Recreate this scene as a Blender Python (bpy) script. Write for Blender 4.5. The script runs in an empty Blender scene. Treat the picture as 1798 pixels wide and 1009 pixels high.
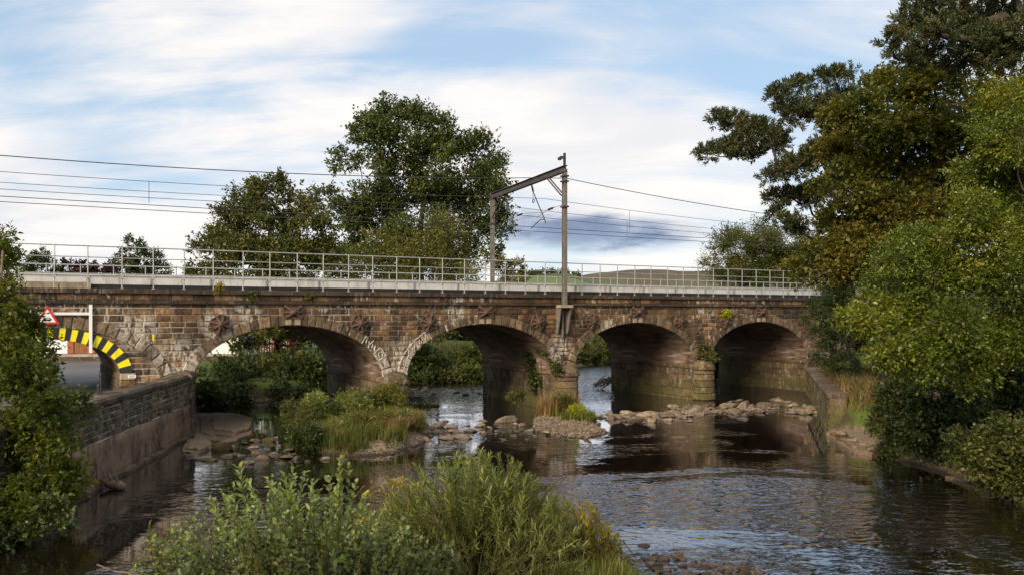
import bpy, bmesh, math, random
import numpy as np
from mathutils import Vector, Matrix

SC = bpy.context.scene
COL = SC.collection
R_ = math.radians
rng = np.random.default_rng(7)
random.seed(7)

# ------------------------------------------------------------------ camera, sky, sun, exposure
EYE = 5.5           # eye height above the river
F = 1500.0          # focal length in photo pixels (photo 1798 wide)
cam = bpy.data.cameras.new('camera')
cam.sensor_width = 36.0
cam.lens = F / 1798.0 * 36.0
cam.shift_y = 0.02475
cam.clip_start = 0.1
cam.clip_end = 20000
camo = bpy.data.objects.new('camera', cam)
COL.objects.link(camo)
camo.location = (0, 0, EYE)
camo.rotation_euler = (R_(90), 0, 0)
SC.camera = camo

SUN_ELEV, SUN_AZ = R_(27), math.atan2(-0.50, -0.85)     # azimuth measured from +Y towards +X
sv = Vector((math.sin(SUN_AZ) * math.cos(SUN_ELEV), math.cos(SUN_AZ) * math.cos(SUN_ELEV), math.sin(SUN_ELEV)))
sl = bpy.data.lights.new('sun', 'SUN')
sl.energy = 3.5
sl.angle = R_(25)
sl.color = (1.0, 0.83, 0.61)
so = bpy.data.objects.new('sun', sl)
COL.objects.link(so)
so.rotation_euler = (-sv).to_track_quat('-Z', 'Y').to_euler()

SC.view_settings.view_transform = 'Standard'
SC.view_settings.look = 'None'
SC.view_settings.exposure = 0.68
SC.view_settings.gamma = 1.0
SC.view_settings.use_curve_mapping = False
SC.cycles.max_bounces = 4
SC.cycles.diffuse_bounces = 2
SC.cycles.glossy_bounces = 2
SC.cycles.transmission_bounces = 3
SC.cycles.caustics_reflective = False
SC.cycles.caustics_refractive = False


class NT:
    """small helper for node trees"""
    def __init__(self, tree):
        self.t = tree
        self.n = tree.nodes
        self.l = tree.links
        self.n.clear()

    def add(self, typ, **kw):
        nd = self.n.new(typ)
        for k, v in kw.items():
            setattr(nd, k, v)
        return nd

    def link(self, a, b):
        self.l.new(a, b)

    def put(self, sock, v):
        if isinstance(v, bpy.types.NodeSocket):
            self.l.new(v, sock)
        elif v is not None:
            sock.default_value = v

    def math(self, op, a, b=None, c=None, clamp=False):
        nd = self.add('ShaderNodeMath', operation=op)
        nd.use_clamp = clamp
        self.put(nd.inputs[0], a)
        if b is not None:
            self.put(nd.inputs[1], b)
        if c is not None:
            self.put(nd.inputs[2], c)
        return nd.outputs[0]

    def mix(self, f, a, b, blend='MIX'):
        nd = self.add('ShaderNodeMix', data_type='RGBA', blend_type=blend)
        nd.clamp_factor = True
        self.put(nd.inputs[0], f)
        self.put(nd.inputs[6], c4(a))
        self.put(nd.inputs[7], c4(b))
        return nd.outputs[2]

    def ramp(self, f, stops, interp='LINEAR'):
        nd = self.add('ShaderNodeValToRGB')
        cr = nd.color_ramp
        cr.interpolation = interp
        while len(cr.elements) > 1:
            cr.elements.remove(cr.elements[-1])
        cr.elements[0].position = stops[0][0]
        cr.elements[0].color = c4(stops[0][1])
        for p, c in stops[1:]:
            e = cr.elements.new(p)
            e.color = c4(c)
        self.put(nd.inputs[0], f)
        return nd.outputs[0]

    def rng(self, v, a, b, c=0.0, d=1.0, smooth=True):
        nd = self.add('ShaderNodeMapRange')
        nd.interpolation_type = 'SMOOTHSTEP' if smooth else 'LINEAR'
        for i, x in enumerate((v, a, b, c, d)):
            self.put(nd.inputs[i], x)
        return nd.outputs[0]

    def noise(self, vec, scale, detail=3.0, rough=0.55, dist=0.0, out=0):
        nd = self.add('ShaderNodeTexNoise')
        self.put(nd.inputs['Vector'], vec)
        nd.inputs['Scale'].default_value = scale
        nd.inputs['Detail'].default_value = detail
        nd.inputs['Roughness'].default_value = rough
        nd.inputs['Distortion'].default_value = dist
        return nd.outputs[out]

    def mapping(self, vec, loc=(0, 0, 0), rot=(0, 0, 0), scale=(1, 1, 1)):
        nd = self.add('ShaderNodeMapping')
        self.put(nd.inputs[0], vec)
        nd.inputs[1].default_value = loc
        nd.inputs[2].default_value = rot
        nd.inputs[3].default_value = scale
        return nd.outputs[0]

    def bump(self, h, strength=0.3, dist=0.05):
        nd = self.add('ShaderNodeBump')
        self.put(nd.inputs['Strength'], strength)
        nd.inputs['Distance'].default_value = dist
        self.put(nd.inputs['Height'], h)
        return nd.outputs[0]

    def sep(self, v):
        nd = self.add('ShaderNodeSeparateXYZ')
        self.put(nd.inputs[0], v)
        return nd.outputs

    def comb(self, x, y, z):
        nd = self.add('ShaderNodeCombineXYZ')
        for i, q in enumerate((x, y, z)):
            self.put(nd.inputs[i], q)
        return nd.outputs[0]


def c4(c):
    if isinstance(c, (tuple, list)):
        return tuple(c) if len(c) == 4 else tuple(c) + (1.0,)
    return c


# ---- world: Nishita sky with high cirrus and one slate grey cloud low in the north
wd = bpy.data.worlds.new('World')
SC.world = wd
wd.use_nodes = True
w = NT(wd.node_tree)
sky = w.add('ShaderNodeTexSky', sky_type='NISHITA')
sky.sun_disc = False
sky.sun_elevation = SUN_ELEV
sky.sun_rotation = SUN_AZ
sky.altitude = 60
sky.air_density = 1.0
sky.dust_density = 0.6
sky.ozone_density = 1.6
tc = w.add('ShaderNodeTexCoord')
dx, dy, dz = w.sep(tc.outputs['Generated'])
zc = w.math('MAXIMUM', dz, 0.0)
den = w.math('ADD', zc, 0.32)
px_ = w.math('DIVIDE', dx, den)
py_ = w.math('DIVIDE', dy, den)
plane = w.comb(px_, py_, 0.0)
VX, VY = 5.9, 1.2      # drift of the veil
# broad soft veil, combed into cirrus by finer streaks
veilv = w.mapping(plane, loc=(VX, VY, 0.0), rot=(0, 0, R_(18)), scale=(1.0, 1.5, 1))
veil = w.noise(veilv, 0.95, 4, 0.5, 0.6)
wispv = w.mapping(plane, loc=(3.1, 1.7, 0.0), rot=(0, 0, R_(30)), scale=(0.9, 2.4, 1))
wisp = w.noise(wispv, 1.6, 9, 0.60, 0.9)
finev = w.mapping(plane, loc=(9, 2, 0), rot=(0, 0, R_(-42)), scale=(0.9, 5.0, 1))
fine = w.noise(finev, 2.4, 8, 0.62, 0.9)
low = w.rng(dz, 0.30, 0.06)
cov = w.math('ADD', w.math('MULTIPLY', veil, 1.6), w.math('MULTIPLY', wisp, 0.72))
cov = w.math('ADD', cov, w.math('MULTIPLY', fine, 0.36))
cov = w.math('ADD', cov, w.math('MULTIPLY', low, 0.20))
cmask = w.rng(cov, 1.10, 1.58)
cmask = w.math('MULTIPLY', cmask, 0.95)
skyc = w.mix(0.70, sky.outputs[0], (3.2, 4.35, 5.6, 1))
cl_shade = w.noise(w.mapping(plane, loc=(1, 8, 0), scale=(1.0, 2.4, 1)), 1.3, 5, 0.55, 0.5)
warmc = w.mix(w.rng(cl_shade, 0.36, 0.62), (5.7, 5.65, 5.8), (7.2, 6.7, 6.25))
col = w.mix(cmask, skyc, warmc)
# low bands of thin grey stratus near the horizon
el_ = w.math('DIVIDE', dz, w.math('MAXIMUM', w.math('SQRT', w.math('ADD', w.math('MULTIPLY', dx, dx), w.math('MULTIPLY', dy, dy))), 0.01))
az_ = w.math('ARCTAN2', dx, dy)
bandv = w.comb(w.math('MULTIPLY', az_, 2.2), w.math('MULTIPLY', el_, 26.0), 0.0)
bandn = w.noise(bandv, 1.3, 5, 0.55, 0.6)
band = w.math('MULTIPLY', w.rng(bandn, 0.46, 0.68), w.math('MULTIPLY', w.rng(el_, 0.20, 0.05), w.rng(el_, -0.01, 0.02)))
col = w.mix(w.math('MULTIPLY', band, 0.40), col, (4.3, 4.7, 5.4, 1))
# slate cloud
ca = w.math('DIVIDE', w.math('SUBTRACT', az_, math.atan2(125, F)), 0.140)
ce = w.math('DIVIDE', w.math('SUBTRACT', el_, (549 - 408) / F), 0.027)
slp = w.math('ADD', ce, w.math('MULTIPLY', ca, 0.10))
rad = w.math('SQRT', w.math('ADD', w.math('MULTIPLY', ca, ca), w.math('MULTIPLY', slp, slp)))
edge = w.noise(w.comb(w.math('MULTIPLY', az_, 14.0), w.math('MULTIPLY', el_, 55.0), 2.0), 1.0, 6, 0.6, 0.4)
dm = w.rng(w.math('ADD', rad, w.math('MULTIPLY', w.math('SUBTRACT', edge, 0.5), 1.1)), 1.10, 0.40)
dcol = w.ramp(edge, [(0.3, (1.2, 1.65, 2.6)), (0.7, (2.3, 2.8, 3.9))])
col = w.mix(w.math('MULTIPLY', dm, 0.95), col, dcol)
bg = w.add('ShaderNodeBackground')
w.link(col, bg.inputs[0])
bg.inputs[1].default_value = 0.098
ow = w.add('ShaderNodeOutputWorld')
w.link(bg.outputs[0], ow.inputs[0])

# ------------------------------------------------------------------ helpers
def P(px, py, d):
    """photo pixel at a chosen distance -> world point"""
    return np.array([(px - 899.0) / F * d, d, EYE + (549.0 - py) / F * d])


def on_z(px, py, z=0.0):
    d = (EYE - z) * F / (py - 549.0)
    return P(px, py, d)


def tag(o, label=None, cat=None, group=None, kind=None):
    if label: o['label'] = label
    if cat: o['category'] = cat
    if group: o['group'] = group
    if kind: o['kind'] = kind
    return o


def empty(name, loc=(0, 0, 0), rz=0.0):
    o = bpy.data.objects.new(name, None)
    o.empty_display_size = 0.2
    COL.objects.link(o)
    o.location = loc
    o.rotation_euler = (0, 0, rz)
    return o


def mesh_np(name, V, Fq):
    """vertices n x 3, faces m x k (k = 3 or 4)"""
    V = np.ascontiguousarray(V, dtype=np.float32)
    Fq = np.ascontiguousarray(Fq, dtype=np.int32)
    me = bpy.data.meshes.new(name)
    k = Fq.shape[1]
    me.vertices.add(len(V))
    me.vertices.foreach_set('co', V.ravel())
    me.loops.add(len(Fq) * k)
    me.loops.foreach_set('vertex_index', Fq.ravel())
    me.polygons.add(len(Fq))
    me.polygons.foreach_set('loop_start', np.arange(len(Fq), dtype=np.int32) * k)
    me.update(calc_edges=True)
    return me


def obj(name, me, mat=None, parent=None, smooth=False):
    o = bpy.data.objects.new(name, me)
    COL.objects.link(o)
    if mat is not None and len(me.materials) == 0:
        me.materials.append(mat)
    if parent is not None:
        o.parent = parent
    if smooth:
        me.polygons.foreach_set('use_smooth', np.ones(len(me.polygons), dtype=bool))
    return o


class MB:
    """collects simple solids into one mesh"""
    def __init__(self):
        self.v = []
        self.f = []

    def add(self, vs, fs):
        o = len(self.v)
        self.v += [tuple(map(float, p)) for p in vs]
        self.f += [tuple(i + o for i in q) for q in fs]
        return self

    def box(self, x0, x1, y0, y1, z0, z1):
        vs = [(x0, y0, z0), (x1, y0, z0), (x1, y1, z0), (x0, y1, z0), (x0, y0, z1), (x1, y0, z1), (x1, y1, z1), (x0, y1, z1)]
        return self.add(vs, [(0, 3, 2, 1), (4, 5, 6, 7), (0, 1, 5, 4), (1, 2, 6, 5), (2, 3, 7, 6), (3, 0, 4, 7)])

    def tube(self, pts, rad, n=6, cap=True):
        pts = [Vector(p) for p in pts]
        if not hasattr(rad, '__len__'):
            rad = [rad] * len(pts)
        rings = []
        prev = None
        for i, p in enumerate(pts):
            a = pts[max(i - 1, 0)]
            b = pts[min(i + 1, len(pts) - 1)]
            t = (b - a)
            t = t.normalized() if t.length > 1e-9 else Vector((0, 0, 1))
            if prev is None:
                u = t.cross(Vector((0.13, 0.31, 1.0)))
                if u.length < 1e-3:
                    u = t.cross(Vector((1, 0, 0)))
            else:
                u = prev - t * prev.dot(t)
            u.normalize()
            prev = u
            v = t.cross(u)
            rings.append([p + (u * math.cos(k * 2 * math.pi / n) + v * math.sin(k * 2 * math.pi / n)) * rad[i] for k in range(n)])
        vs = [q for r in rings for q in r]
        fs = []
        for i in range(len(rings) - 1):
            for k in range(n):
                fs.append((i * n + k, i * n + (k + 1) % n, (i + 1) * n + (k + 1) % n, (i + 1) * n + k))
        if cap:
            fs.append(tuple(range(n - 1, -1, -1)))
            fs.append(tuple((len(rings) - 1) * n + k for k in range(n)))
        return self.add(vs, fs)

    def bar(self, p, q, w, h, up=(0, 0, 1)):
        """rectangular bar from p to q"""
        p, q, up = Vector(p), Vector(q), Vector(up)
        t = (q - p).normalized()
        s = t.cross(up)
        if s.length < 1e-4:
            s = t.cross(Vector((1, 0, 0)))
        s.normalize()
        u = s.cross(t)
        vs = []
        for c in (p, q):
            for a, b in ((-1, -1), (1, -1), (1, 1), (-1, 1)):
                vs.append(c + s * (a * w / 2) + u * (b * h / 2))
        return self.add(vs, [(3, 2, 1, 0), (4, 5, 6, 7), (0, 1, 5, 4), (1, 2, 6, 5), (2, 3, 7, 6), (3, 0, 4, 7)])

    def prism(self, poly, f0, f1):
        """polygon (list of 2d points) lofted between two maps 2d->3d"""
        n = len(poly)
        vs = [f0(*p) for p in poly] + [f1(*p) for p in poly]
        fs = [tuple(range(n - 1, -1, -1)), tuple(range(n, 2 * n))]
        for i in range(n):
            fs.append((i, (i + 1) % n, n + (i + 1) % n, n + i))
        return self.add(vs, fs)

    def lathe(self, prof, c, axis=(0, 0, 1), n=10):
        """prof: list of (radius, height) about axis from point c"""
        c, ax = Vector(c), Vector(axis).normalized()
        u = ax.cross(Vector((0.2, 0.9, 0.1)))
        if u.length < 1e-3:
            u = ax.cross(Vector((1, 0, 0)))
        u.normalize()
        v = ax.cross(u)
        vs, fs = [], []
        for r, h in prof:
            for k in range(n):
                a = k * 2 * math.pi / n
                vs.append(c + ax * h + (u * math.cos(a) + v * math.sin(a)) * r)
        for i in range(len(prof) - 1):
            for k in range(n):
                fs.append((i * n + k, i * n + (k + 1) % n, (i + 1) * n + (k + 1) % n, (i + 1) * n + k))
        fs.append(tuple(range(n - 1, -1, -1)))
        fs.append(tuple((len(prof) - 1) * n + k for k in range(n)))
        return self.add(vs, fs)

    def mesh(self, name):
        me = bpy.data.meshes.new(name)
        me.from_pydata(self.v, [], self.f)
        bm = bmesh.new()
        bm.from_mesh(me)
        bmesh.ops.recalc_face_normals(bm, faces=bm.faces)
        bm.to_mesh(me)
        bm.free()
        return me

    def build(self, name, mat, parent=None, smooth=False):
        return obj(name, self.mesh(name), mat, parent, smooth)


def smooth01(a, b, x):
    t = np.clip((x - a) / (b - a), 0, 1)
    return t * t * (3 - 2 * t)


# ------------------------------------------------------------------ materials
def newmat(name):
    m = bpy.data.materials.new(name)
    m.use_nodes = True
    n = NT(m.node_tree)
    out = n.add('ShaderNodeOutputMaterial')
    b = n.add('ShaderNodeBsdfPrincipled')
    n.link(b.outputs[0], out.inputs[0])
    b.inputs['Specular IOR Level'].default_value = 0.3
    return m, n, b, out


def simple(name, col, rough=0.6, metal=0.0, var=0.15, scale=3.0, bump=0.0, dirt=None):
    m, n, b, out = newmat(name)
    g = n.add('ShaderNodeNewGeometry')
    nz = n.noise(g.outputs['Position'], scale, 5, 0.6)
    dark = tuple(c * (1 - var) for c in col)
    lite = tuple(min(1, c * (1 + var)) for c in col)
    c = n.ramp(nz, [(0.3, dark), (0.7, lite)])
    if dirt:
        nz2 = n.noise(n.mapping(g.outputs['Position'], scale=(1, 1, 0.25)), scale * 1.7, 6, 0.65)
        c = n.mix(n.rng(nz2, 0.48, 0.72), c, dirt)
    n.link(c, b.inputs['Base Color'])
    b.inputs['Roughness'].default_value = rough
    b.inputs['Metallic'].default_value = metal
    if bump:
        n.link(n.bump(nz, bump, 0.02), b.inputs['Normal'])
    return m


def stone_mat(name, stops, lime=0.5, moss=0.3, soot=0.5, bump=0.5, green_low=False, bloom=None, wet=False):
    m, n, b, out = newmat(name)
    g = n.add('ShaderNodeNewGeometry')
    oi = n.add('ShaderNodeObjectInfo')
    r = n.math('FRACT', n.math('ADD', oi.outputs['Random'], g.outputs['Random Per Island']))
    pos = g.outputs['Position']
    grain = n.noise(pos, 9, 6, 0.65)
    blotch = n.noise(pos, 0.9, 5, 0.6)
    f = n.math('ADD', n.math('MULTIPLY', r, 0.56), n.math('MULTIPLY', blotch, 0.60))
    f = n.math('ADD', f, n.math('MULTIPLY', grain, 0.30))
    f = n.math('SUBTRACT', f, 0.22)
    c = n.ramp(f, stops)
    # soot in runs
    sv_ = n.mapping(pos, scale=(1.6, 1.6, 0.35))
    s1 = n.noise(sv_, 1.1, 6, 0.65, 0.3)
    c = n.mix(n.math('MULTIPLY', n.rng(s1, 0.46, 0.64), soot), c, (0.020, 0.015, 0.011))
    # lime runs
    lv = n.mapping(pos, loc=(3, 7, 1), scale=(2.4, 2.4, 0.9))
    l1 = n.noise(lv, 1.9, 7, 0.68, 0.5)
    lb = n.noise(pos, 0.22, 2, 0.5)
    lm = n.math('MULTIPLY', n.rng(l1, 0.545, 0.60), n.rng(lb, 0.38, 0.58))
    if bloom:
        for bx, by, bz, br_ in bloom:
            vd = n.add('ShaderNodeVectorMath', operation='DISTANCE')
            n.link(pos, vd.inputs[0])
            vd.inputs[1].default_value = (bx, by, bz)
            near = n.rng(vd.outputs['Value'], br_, br_ * 0.35)
            lm = n.math('MAXIMUM', lm, n.math('MULTIPLY', n.rng(l1, 0.43, 0.52), near))
    c = n.mix(n.math('MULTIPLY', lm, lime), c, (0.56, 0.51, 0.44))
    # moss
    mn = n.noise(n.mapping(pos, loc=(9, 1, 4)), 1.5, 6, 0.65)
    mz = n.rng(mn, 0.54, 0.72)
    if green_low:
        mz = n.math('MAXIMUM', n.math('MULTIPLY', mz, 0.6), n.math('MULTIPLY', n.rng(mn, 0.36, 0.6), n.rng(n.sep(pos)[2], 1.7, 0.5)))
    c = n.mix(n.math('MULTIPLY', mz, moss), c, (0.075, 0.080, 0.018))
    c = n.mix(n.math('MULTIPLY', n.rng(grain, 0.62, 0.30), 0.55), c, (0.018, 0.013, 0.009))
    if wet:
        wz = n.rng(n.math('ADD', n.sep(pos)[2], n.math('MULTIPLY', n.math('SUBTRACT', grain, 0.5), 0.06)), 0.075, 0.03)
        c = n.mix(n.math('MULTIPLY', wz, 0.7), c, (0.022, 0.016, 0.011))
        n.link(n.math('SUBTRACT', 0.9, n.math('MULTIPLY', wz, 0.6)), b.inputs['Roughness'])
    n.link(c, b.inputs['Base Color'])
    b.inputs['Roughness'].default_value = 0.92
    n.link(n.bump(n.math('ADD', grain, n.math('MULTIPLY', n.noise(pos, 34, 4, 0.7), 0.5)), bump, 0.06), b.inputs['Normal'])
    return m


def leaf_mat(name, cols, trans=0.35, rough=0.5, patch=0.35, spec=0.35, pscale=0.5, hue=None):
    """cols: ramp stops over per-leaf chance + slow patches"""
    m, n, b, out = newmat(name)
    g = n.add('ShaderNodeNewGeometry')
    r = g.outputs['Random Per Island']
    nz = n.noise(g.outputs['Position'], pscale, 3, 0.5)
    nz = n.rng(nz, 0.3, 0.7, 0, 1)
    f = n.math('ADD', n.math('MULTIPLY', r, 1 - patch), n.math('MULTIPLY', nz, patch))
    c = n.ramp(f, cols)
    n.link(c, b.inputs['Base Color'])
    b.inputs['Roughness'].default_value = rough
    b.inputs['Specular IOR Level'].default_value = spec
    tr = n.add('ShaderNodeBsdfTranslucent')
    hs = n.add('ShaderNodeHueSaturation')
    hs.inputs['Saturation'].default_value = 1.15
    hs.inputs['Value'].default_value = 1.25
    hs.inputs['Hue'].default_value = 0.49
    n.link(c, hs.inputs['Color'])
    n.link(hs.outputs[0], tr.inputs[0])
    mx = n.add('ShaderNodeMixShader')
    mx.inputs[0].default_value = trans
    n.link(b.outputs[0], mx.inputs[1])
    n.link(tr.outputs[0], mx.inputs[2])
    n.link(mx.outputs[0], out.inputs[0])
    return m


M = {}
# places on the viaduct where lime has bled through the joints (world points)
BLOOM = []
for s_, z_, r_b in ((15.4, 2.9, 1.5), (14.2, 3.0, 1.1), (16.6, 3.1, 1.1), (4.9, 3.2, 1.6), (3.2, 4.7, 1.2), (6.6, 5.0, 1.0), (8.0, 5.6, 0.8), (25.6, 3.4, 1.1), (19.0, 5.7, 0.8), (29.0, 4.4, 0.9)):
    BLOOM.append((-19.272 + 0.8598 * s_, 36.0 + 0.5106 * s_, z_, r_b))
M['stone'] = stone_mat('sandstone_blocks', [(0.06, (0.024, 0.017, 0.012)), (0.30, (0.074, 0.045, 0.026)), (0.52, (0.155, 0.091, 0.047)), (0.76, (0.26, 0.148, 0.068)), (1.0, (0.42, 0.23, 0.095))], lime=0.85, moss=0.22, soot=0.75, bloom=BLOOM)
M['vouss'] = stone_mat('arch_ring_stone', [(0.0, (0.060, 0.042, 0.028)), (0.4, (0.135, 0.096, 0.061)), (0.7, (0.215, 0.150, 0.089)), (1.0, (0.32, 0.22, 0.125))], lime=0.8, moss=0.2, soot=0.6, bloom=BLOOM)
M['coping'] = stone_mat('dark_coping_stone', [(0.0, (0.030, 0.022, 0.016)), (0.5, (0.062, 0.044, 0.031)), (1.0, (0.12, 0.08, 0.05))], lime=0.25, moss=0.35, soot=0.6)
M['pierstone'] = stone_mat('mossy_pier_stone', [(0.0, (0.055, 0.040, 0.026)), (0.4, (0.12, 0.083, 0.050)), (0.75, (0.19, 0.135, 0.075)), (1.0, (0.28, 0.185, 0.09))], lime=0.35, moss=0.85, soot=0.5, green_low=True)
M['rubble'] = stone_mat('rubble_wall_stone', [(0.0, (0.050, 0.038, 0.028)), (0.4, (0.10, 0.075, 0.053)), (0.8, (0.17, 0.125, 0.085)), (1.0, (0.26, 0.19, 0.125))], lime=0.4, moss=0.35, soot=0.5)
M['plate'] = simple('rusty_cast_iron', (0.105, 0.066, 0.047), 0.75, 0.0, 0.45, 5, 0.3, (0.060, 0.038, 0.030))
M['mortar'] = None


def mortar():
    m, n, b, out = newmat('lime_mortar')
    g = n.add('ShaderNodeNewGeometry')
    pos = g.outputs['Position']
    a = n.noise(pos, 0.22, 4, 0.6)
    f = n.noise(pos, 7, 5, 0.6)
    lft = n.rng(n.sep(pos)[0], -4.0, -13.0, 0.0, 0.13)      # the left bays were repointed in white
    c = n.ramp(n.math('ADD', n.math('ADD', n.math('MULTIPLY', a, 0.75), n.math('MULTIPLY', f, 0.3)), lft), [(0.42, (0.06, 0.044, 0.03)), (0.54, (0.20, 0.155, 0.11)), (0.68, (0.58, 0.53, 0.45))])
    n.link(c, b.inputs['Base Color'])
    b.inputs['Roughness'].default_value = 0.95
    return m


M['mortar'] = mortar()


def barrel_mat():
    m, n, b, out = newmat('arch_soffit_masonry')
    tcn = n.add('ShaderNodeTexCoord')
    g = n.add('ShaderNodeNewGeometry')
    uv = tcn.outputs['UV']
    br = n.add('ShaderNodeTexBrick')
    n.link(n.mapping(uv, rot=(0, 0, R_(0))), br.inputs['Vector'])
    br.inputs['Scale'].default_value = 1.0
    br.inputs['Brick Width'].default_value = 0.62
    br.inputs['Row Height'].default_value = 0.21
    br.inputs['Mortar Size'].default_value = 0.013
    br.inputs['Color1'].default_value = (0.125, 0.080, 0.060, 1)
    br.inputs['Color2'].default_value = (0.245, 0.160, 0.115, 1)
    br.inputs['Mortar'].default_value = (0.19, 0.155, 0.13, 1)
    pos = g.outputs['Position']
    a = n.noise(pos, 0.8, 5, 0.6)
    c = n.mix(n.rng(a, 0.5, 0.7), br.outputs[0], (0.035, 0.024, 0.019))
    # lime runs down the haunches
    st = n.noise(n.mapping(uv, scale=(0.25, 2.6, 1)), 1.5, 6, 0.6, 0.2)
    c = n.mix(n.math('MULTIPLY', n.rng(st, 0.55, 0.66), 0.8), c, (0.46, 0.40, 0.34))
    st2 = n.noise(n.mapping(uv, loc=(3, 3, 0), scale=(0.35, 1.8, 1)), 1.1, 5, 0.6, 0.2)
    c = n.mix(n.math('MULTIPLY', n.rng(st2, 0.52, 0.66), 0.6), c, (0.022, 0.016, 0.013))
    n.link(c, b.inputs['Base Color'])
    b.inputs['Roughness'].default_value = 0.9
    n.link(n.bump(br.outputs[1], -0.5, 0.03), b.inputs['Normal'])
    return m


M['barrel'] = barrel_mat()
M['galv'] = simple('galvanised_steel', (0.36, 0.37, 0.37), 0.45, 0.35, 0.2, 4, 0, (0.30, 0.27, 0.22))
M['white_beam'] = simple('pale_concrete_panel', (0.60, 0.60, 0.59), 0.7, 0, 0.10, 1.5, 0.1, (0.38, 0.36, 0.32))
M['black_strip'] = simple('black_rubber_strip', (0.022, 0.023, 0.025), 0.7, 0, 0.3, 3)
M['tan_block'] = simple('buff_concrete', (0.33, 0.27, 0.19), 0.85, 0, 0.2, 3, 0.2, (0.17, 0.13, 0.085))
M['mast'] = simple('weathered_mast_steel', (0.19, 0.175, 0.155), 0.55, 0.3, 0.3, 4, 0, (0.17, 0.11, 0.07))
M['mast_dark'] = simple('dark_mast_steel', (0.055, 0.054, 0.054), 0.6, 0.3, 0.3, 3, 0, (0.11, 0.07, 0.05))
M['wire'] = simple('dark_copper_wire', (0.055, 0.050, 0.048), 0.6, 0.3, 0.1, 1)
M['insul'] = simple('brown_porcelain', (0.045, 0.025, 0.02), 0.25, 0, 0.2, 4)
M['concrete'] = simple('stained_concrete', (0.33, 0.29, 0.235), 0.9, 0, 0.25, 2.5, 0.3, (0.13, 0.105, 0.08))
M['yellow'] = simple('hazard_yellow_paint', (0.80, 0.70, 0.012), 0.5, 0, 0.08, 4, 0, (0.60, 0.52, 0.05))
M['black'] = simple('hazard_black_paint', (0.028, 0.029, 0.033), 0.5, 0, 0.2, 2)
M['white'] = simple('white_paint', (0.74, 0.75, 0.76), 0.5, 0, 0.06, 2)
M['red'] = simple('sign_red', (0.55, 0.03, 0.025), 0.45, 0, 0.08, 2)
M['brick'] = simple('red_brick_plain', (0.27, 0.085, 0.05), 0.85, 0, 0.3, 6, 0.2)
M['wood'] = simple('varnished_garage_timber', (0.22, 0.085, 0.028), 0.55, 0, 0.35, 3)
M['slate'] = simple('grey_roof_slate', (0.075, 0.078, 0.085), 0.7, 0, 0.25, 3)
M['glass'] = simple('window_glass', (0.02, 0.025, 0.03), 0.08, 0, 0.2, 1)
M['ballast'] = simple('track_ballast', (0.16, 0.145, 0.13), 0.95, 0, 0.5, 12, 0.6)
M['bark'] = simple('dark_bark', (0.050, 0.036, 0.024), 0.9, 0, 0.45, 6, 0.6, (0.075, 0.075, 0.05))
M['bark_pale'] = simple('grey_brown_bark', (0.135, 0.105, 0.075), 0.9, 0, 0.4, 6, 0.6, (0.06, 0.05, 0.035))
M['twig'] = simple('green_brown_twig', (0.085, 0.062, 0.030), 0.8, 0, 0.3, 6)
M['drift'] = simple('bleached_driftwood', (0.20, 0.145, 0.10), 0.85, 0, 0.35, 9, 0.4)


def asphalt():
    m, n, b, out = newmat('worn_asphalt')
    g = n.add('ShaderNodeNewGeometry')
    pos = g.outputs['Position']
    a = n.noise(pos, 0.35, 5, 0.6)
    f = n.noise(pos, 40, 3, 0.7)
    c = n.ramp(n.math('ADD', n.math('MULTIPLY', a, 0.8), n.math('MULTIPLY', f, 0.25)), [(0.3, (0.062, 0.062, 0.068)), (0.75, (0.125, 0.123, 0.128))])
    n.link(c, b.inputs['Base Color'])
    b.inputs['Roughness'].default_value = 0.65
    n.link(n.bump(f, 0.3, 0.01), b.inputs['Normal'])
    return m


M['asphalt'] = asphalt()


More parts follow.
